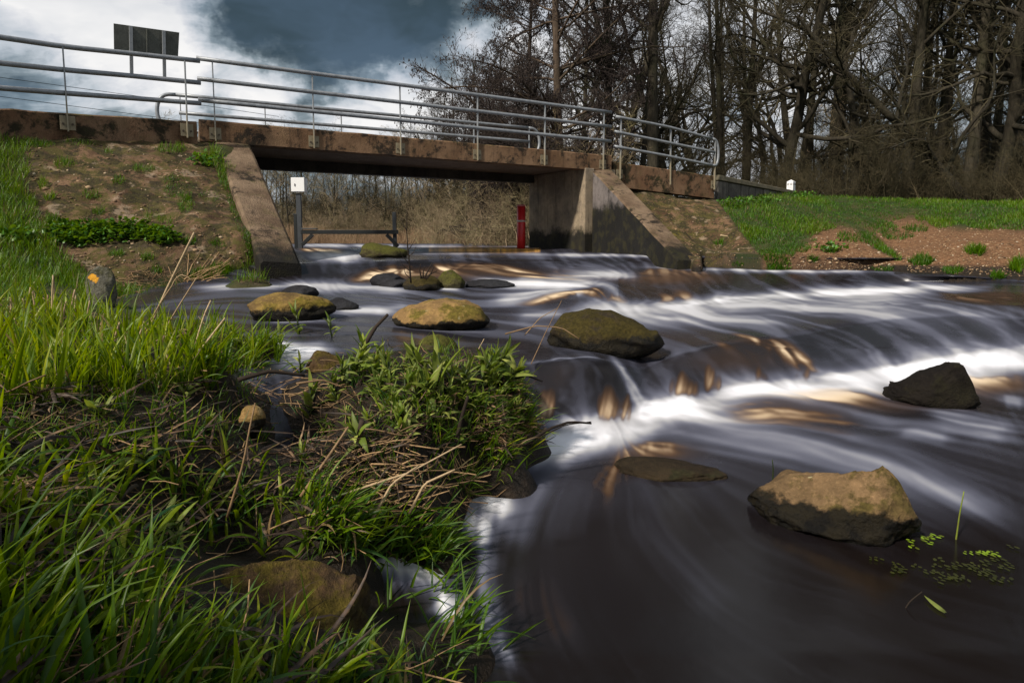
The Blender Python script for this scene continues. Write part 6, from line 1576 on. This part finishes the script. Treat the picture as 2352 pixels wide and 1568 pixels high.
for i, (u, v, s_) in enumerate(((790, 880, 1.0), (815, 860, 1.1), (835, 850, 1.15), (855, 868, 1.0), (880, 850, 1.05), (905, 862, 1.0), (930, 850, 1.0), (865, 895, 1.0), (900, 900, 1.0), (940, 890, 1.0), (970, 870, .95), (985, 900, 1.0), (1010, 870, 1.0), (1040, 885, .95), (1075, 880, 1.0), (1105, 880, 1.05), (1140, 875, 1.1), (1165, 880, 1.1), (1010, 940, 1.0), (1050, 930, 1.05), (960, 945, 1.0), (1100, 930, 1.0), (1150, 930, .9), (1185, 945, .9), (920, 940, .95), (880, 945, .9), (1075, 970, 1.0), (1120, 985, .9), (1000, 985, .9), (1200, 900, 1.0), (1215, 935, .9), (1195, 985, .9), (1160, 1000, .9), (1060, 1005, .9), (1215, 970, .8), (700, 1060, .9), (840, 1010, 1.0), (930, 1000, 1.0), (1090, 1035, .9), (1150, 1050, .8), (870, 920, 1.1), (950, 915, 1.1), (1060, 900, 1.1), (1130, 905, 1.1), (780, 920, 1.0), (800, 960, .9), (845, 905, 1), (905, 885, 1), (925, 915, 1), (965, 905, 1), (985, 930, 1), (1030, 910, 1), (1045, 955, 1), (1085, 945, 1), (1110, 955, 1), (1140, 950, 1), (1165, 960, 1), (1015, 965, 1), (975, 965, 1), (935, 965, .95), (900, 970, .95), (860, 975, .9), (1090, 860, 1), (1060, 860, 1), (1025, 850, 1), (990, 862, 1), (955, 860, 1), (1120, 850, 1), (1150, 855, 1), (770, 900, 1))):
    leafy(u, v, 15, s_ * (1.0 if v < 905 else .78), f"lance-leaved plant " + ('at the back of the mound ' if v < 872 else 'in the middle of the mound ' if v < 925 else 'on the near side of the mound ' if v < 990 else 'low on the mound foot ') + ('by the cleft stone' if u < 850 else 'before the small rounded stone' if u < 990 else 'above the straw heap' if u < 1110 else 'beside the brink'), gmm, i, upright=.6 if v < 890 else .2)
leafy(708, 968, 11, 1.25, 'tall pale-ribbed leafy plant rising alone from the side channel', gmm, 50, upright=.9)
leafy(742, 1000, 9, .9, 'drooping leafy plant at the foot of the pale-ribbed one', gmm, 51, upright=.2)
leafy(1010, 925, 12, 1.25, 'plant with the longest arching pale leaves on the mound', gmm, 52, upright=.9)
leafy(648, 812, 8, .95, 'leafy sprig standing in the foam of the side channel', gmm, 53, upright=.7)
leafy(690, 795, 8, 1.1, 'taller sprig just beyond the foam, behind the cleft stone', gmm, 54, upright=1.0)
leafy(765, 800, 8, 1.0, 'sprig between the cleft stone and the ochre boulder', gmm, 55, upright=.8)
leafy(555, 805, 8, .9, 'dark leafy sprig at the water edge below the golden boulder', gmm, 56, upright=.3)
leafy(690, 860, 7, .8, 'low sprig in front of the cleft stone', gmm, 57, upright=.2)
leafy(1180, 975, 8, .8, 'leafy sprig hanging at the tip of the mound by the foam', gmm, 58, upright=.4)
lg = lambda u, v: 'small broad-leaved weed ' + ('in the bright far grass' if v < 900 else 'on the muddy strip by the side channel' if v < 1010 else 'beside the half buried stone' if 380 < u < 760 and v > 1200 else 'under the straw heap' if u > 560 else 'in the upper dark grass' if v < 1250 else 'in the nearest grass')
rr2 = random.Random(9)
A = scatter(LOW, 60, 95); B_ = scatter(UP, 12, 96); C_ = scatter(MID, 10, 97)
for i, q in enumerate(np.concatenate([A, B_, C_])):
    leafy(q[3], q[4], 6, rr2.uniform(.45, .75), lg(q[3], q[4]), 'broad-leaved weeds in the near grass', 100 + i, 'weed', .2)

# floating pondweed by the tan boulder and odd blades in the water
pw_ = empty('pondweed', ptz(2190, 1290, 0)); tag(pw_, 'patch of yellow-green pondweed floating by the tan boulder', 'water plant')
rr3 = np.random.default_rng(15)
pmat, n = material('pondweed_leaf'); t = n.sep(n.attr('tint', 'Vector'))
n.out(n.ramp(t[0], [(0, (.016, .018, .006)), (.6, (.055, .058, .008)), (.85, (.12, .15, .012)), (1, (.22, .34, .02))]), .4, trans=(.2, (.2, .3, .02)))
def floaters(cent, n_, su_, sv_, tint, seed):
    rr = np.random.default_rng(seed); parts = []
    for i in range(n_):
        u, v = cent[0] + rr.normal(0, su_), cent[1] + rr.normal(0, sv_)
        zw_ = water_z(u, v); c = np.array(ptz(u, v, zw_)); c[2] += .006 + rr.uniform(0, .004)
        a0_ = rr.uniform(-.6, .6)
        for k in range(rr.integers(3, 7)):
            a = a0_ + rr.normal(0, .25) + (math.pi * .5 if k % 2 else -math.pi * .5) * .8; b0 = c + np.array([math.cos(a0_), math.sin(a0_), 0]) * .012 * k
            L_, W2 = rr.uniform(.012, .028), rr.uniform(.004, .008)
            ax = np.array([math.cos(a), math.sin(a), 0]); ay = np.array([-ax[1], ax[0], 0])
            ring = [b0, b0 + ax * L_ * .35 + ay * W2, b0 + ax * L_ * .8 + ay * W2 * .8, b0 + ax * L_, b0 + ax * L_ * .8 - ay * W2 * .8, b0 + ax * L_ * .35 - ay * W2]
            parts.append((np.array(ring), np.array([[0, 1, 2, 3], [0, 3, 4, 5]]), np.full((6, 3), np.clip(tint + rr.normal(0, .1), 0, 1))))
    return parts
PL = floaters((2120, 1245), 6, 22, 6, .97, 1) + floaters((2235, 1272), 5, 26, 4, .93, 2) + floaters((2190, 1310), 18, 62, 20, .30, 3) + floaters((2080, 1310), 6, 50, 12, .25, 4) + floaters((2270, 1330), 5, 45, 14, .25, 5)
V, f = join([(a, b) for a, b, c_ in PL])
lv = mk('leaves', V, f, pmat, smooth=False, attrs={'tint': np.concatenate([c_ for a, b, c_ in PL])}); lv['kind'] = 'stuff'; wchild(lv, pw_)
wz = lambda u, v: ptz(u, v, water_z(u, v))
stalk([(2194, 1238), (2204, 1180), (2214, 1128)], wz(2194, 1238)[1], wz(2194, 1238)[1], .004, 'single green blade standing up beside the tan boulder', 'leaf', 'water_stem', None, 'stem', 5, .6)
stalk([(1775, 1100), (1776, 1075), (1774, 1055)], wz(1775, 1100)[1], wz(1775, 1100)[1], .004, 'short dark stem standing in the pool above the tan boulder', 'leaf', 'water_stem', None, 'stem', 5, .1)
stalk([(1915, 1090), (1940, 1070), (1978, 1054)], wz(1930, 1095)[1] + .3, wz(1930, 1095)[1] + .3, .005, 'curved stem arching over the top of the tan boulder', 'straw', 'water_stem', None, 'stem', 5, .4)
fl = blades(np.array([wz(1155, 1492), wz(1160, 1490)]) + [0, 0, .0], np.array([.14, .17]), np.array([.016, .008]), np.array([.45, .5]), np.array([1.05, 1.15]), np.array([.2, .25]), 6, np.array([.5, .4]), seed=4)
tag(mk('grass_blade', fl[0], fl[1], M['grass'], attrs={'tint': fl[2]}), 'bright green blade lying out over the dark near pool', 'blade')
fl = blades(np.array([wz(2172, 1412)]) + [0, 0, .008], np.array([.10]), np.array([.024]), np.array([1.75]), np.array([1.50]), np.array([.08]), 6, np.array([1.0]), seed=5, twist=np.array([0.0]))
tag(mk('drifting_leaf', fl[0], fl[1], M['leaf'], attrs={'tint': fl[2]}), 'pale yellow-green leaf drifting below the pondweed', 'leaf')
stalk([(2065, 1392), (2090, 1380), (2118, 1358)], wz(2090, 1395)[1], wz(2090, 1395)[1], .003, 'thin dark twig drifting below the pondweed', 'twig_black', 'stick', GT, 'stick')
